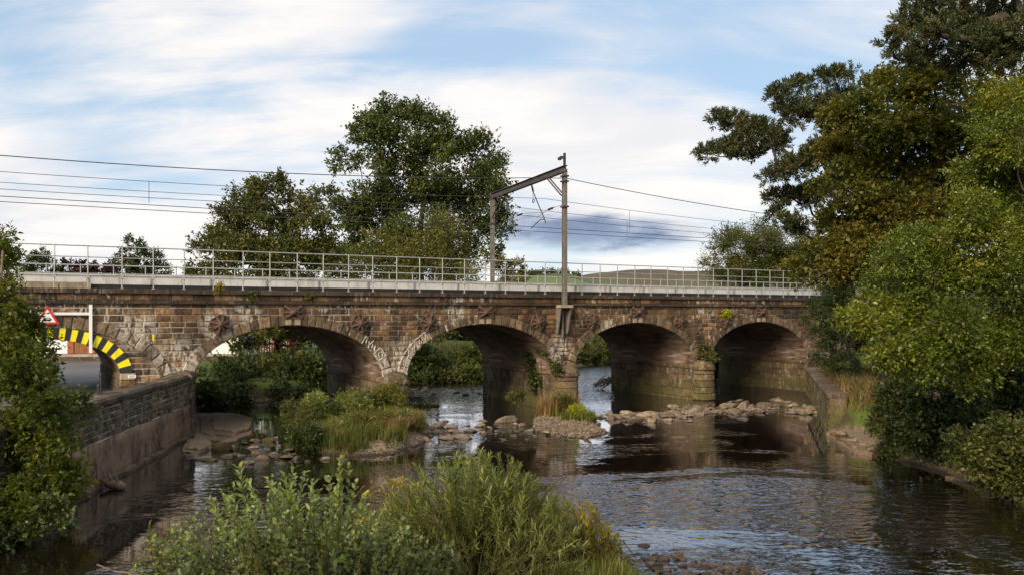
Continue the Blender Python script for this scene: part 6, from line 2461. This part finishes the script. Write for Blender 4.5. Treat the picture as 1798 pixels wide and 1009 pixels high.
stem_shrub('dock_stems', 'rusty brown dock stems at the right edge of the foreground weeds', 'weeds', (2.6, 17.6, 0.3), tops_env([(960, 875), (1020, 880), (1060, 915), (1110, 965), (1160, 990)], 17.6, 80, 117, 0.8, 1.0), 117, 'grass_dry', 0.045, 0.016, 0.020, 0.007, 0.1, 0.6, False, 0.35, 0.5)
stem_shrub('meadowsweet_stems', 'pale seeding grass stems among the left foreground shrubs', 'weeds', (-2.4, 12.2, 0.3), tops_env([(330, 960), (430, 925), (545, 890), (560, 900), (620, 930), (720, 950)], 12.4, 110, 118, 0.7, 0.8), 118, 'grass', 0.04, 0.010, 0.014, 0.006, 0.15, 0.45, False, 0.4, 0.4)
stem_shrub('bank_weeds', 'flowering weeds on the gravel behind the left foreground shrubs', 'weeds', (-3.4, 23.5, 0.35), tops_env([(635, 855), (680, 835), (720, 840), (750, 850)], 23.5, 60, 119, 0.12, 1.0), 119, 'leaf_yellow', 0.09, 0.03, 0.04, 0.008, 0.2, 0.8, False, 0.2, 0.8)
stem_shrub('low_shrub', 'low dark leafy growth filling the bottom of the left foreground', 'bush', (-2.2, 12.2, 0.3), tops_env([(300, 990), (400, 940), (500, 925), (600, 925), (700, 930), (800, 955)], 12.4, 120, 120, 0.6, 1.0), 120, 'leaf_ivy', 0.085, 0.058, 0.036, 0.010, 0.4, 1.0, True, 0.2, 1.2)

stem_shrub('dead_stems', 'dry bare brown stems poking through the foreground shrubs', 'weeds', (-2.0, 14.5, 0.3), tops_env([(330, 900), (480, 850), (640, 850), (800, 830), (950, 860), (1040, 900)], 14.8, 46, 121, 0.6, 1.5), 121, 'grass_dry', 0.03, 0.010, 0.06, 0.007, 0.25, 0.7, False, 0.3, 1.5)

def hill_wood():
    r = np.random.default_rng(131)
    C = []
    for k in range(46):
        x, y = r.uniform(20, 125), r.uniform(1440, 1540)
        h = r.uniform(4, 9)
        z = float(terrain(np.array([x]), np.array([y]))[0])
        C.append(np.array([x, y, z + h * 0.5]) + r.normal(size=(60, 3)) * np.array([h * .28, h * .28, h * .32]))
    C = np.concatenate(C)
    n = len(C)
    v, f = leaf_arrays(C, r.normal(size=(n, 3)), r.normal(size=(n, 3)), np.full(n, 2.4), np.full(n, 1.8))
    o = obj('hill_wood', mesh_np('hill_wood', v, f), M['leaf_dark'])
    tag(o, 'small dark wood along the crest of the green hill beyond the railings', 'wood', kind='stuff')


hill_wood()
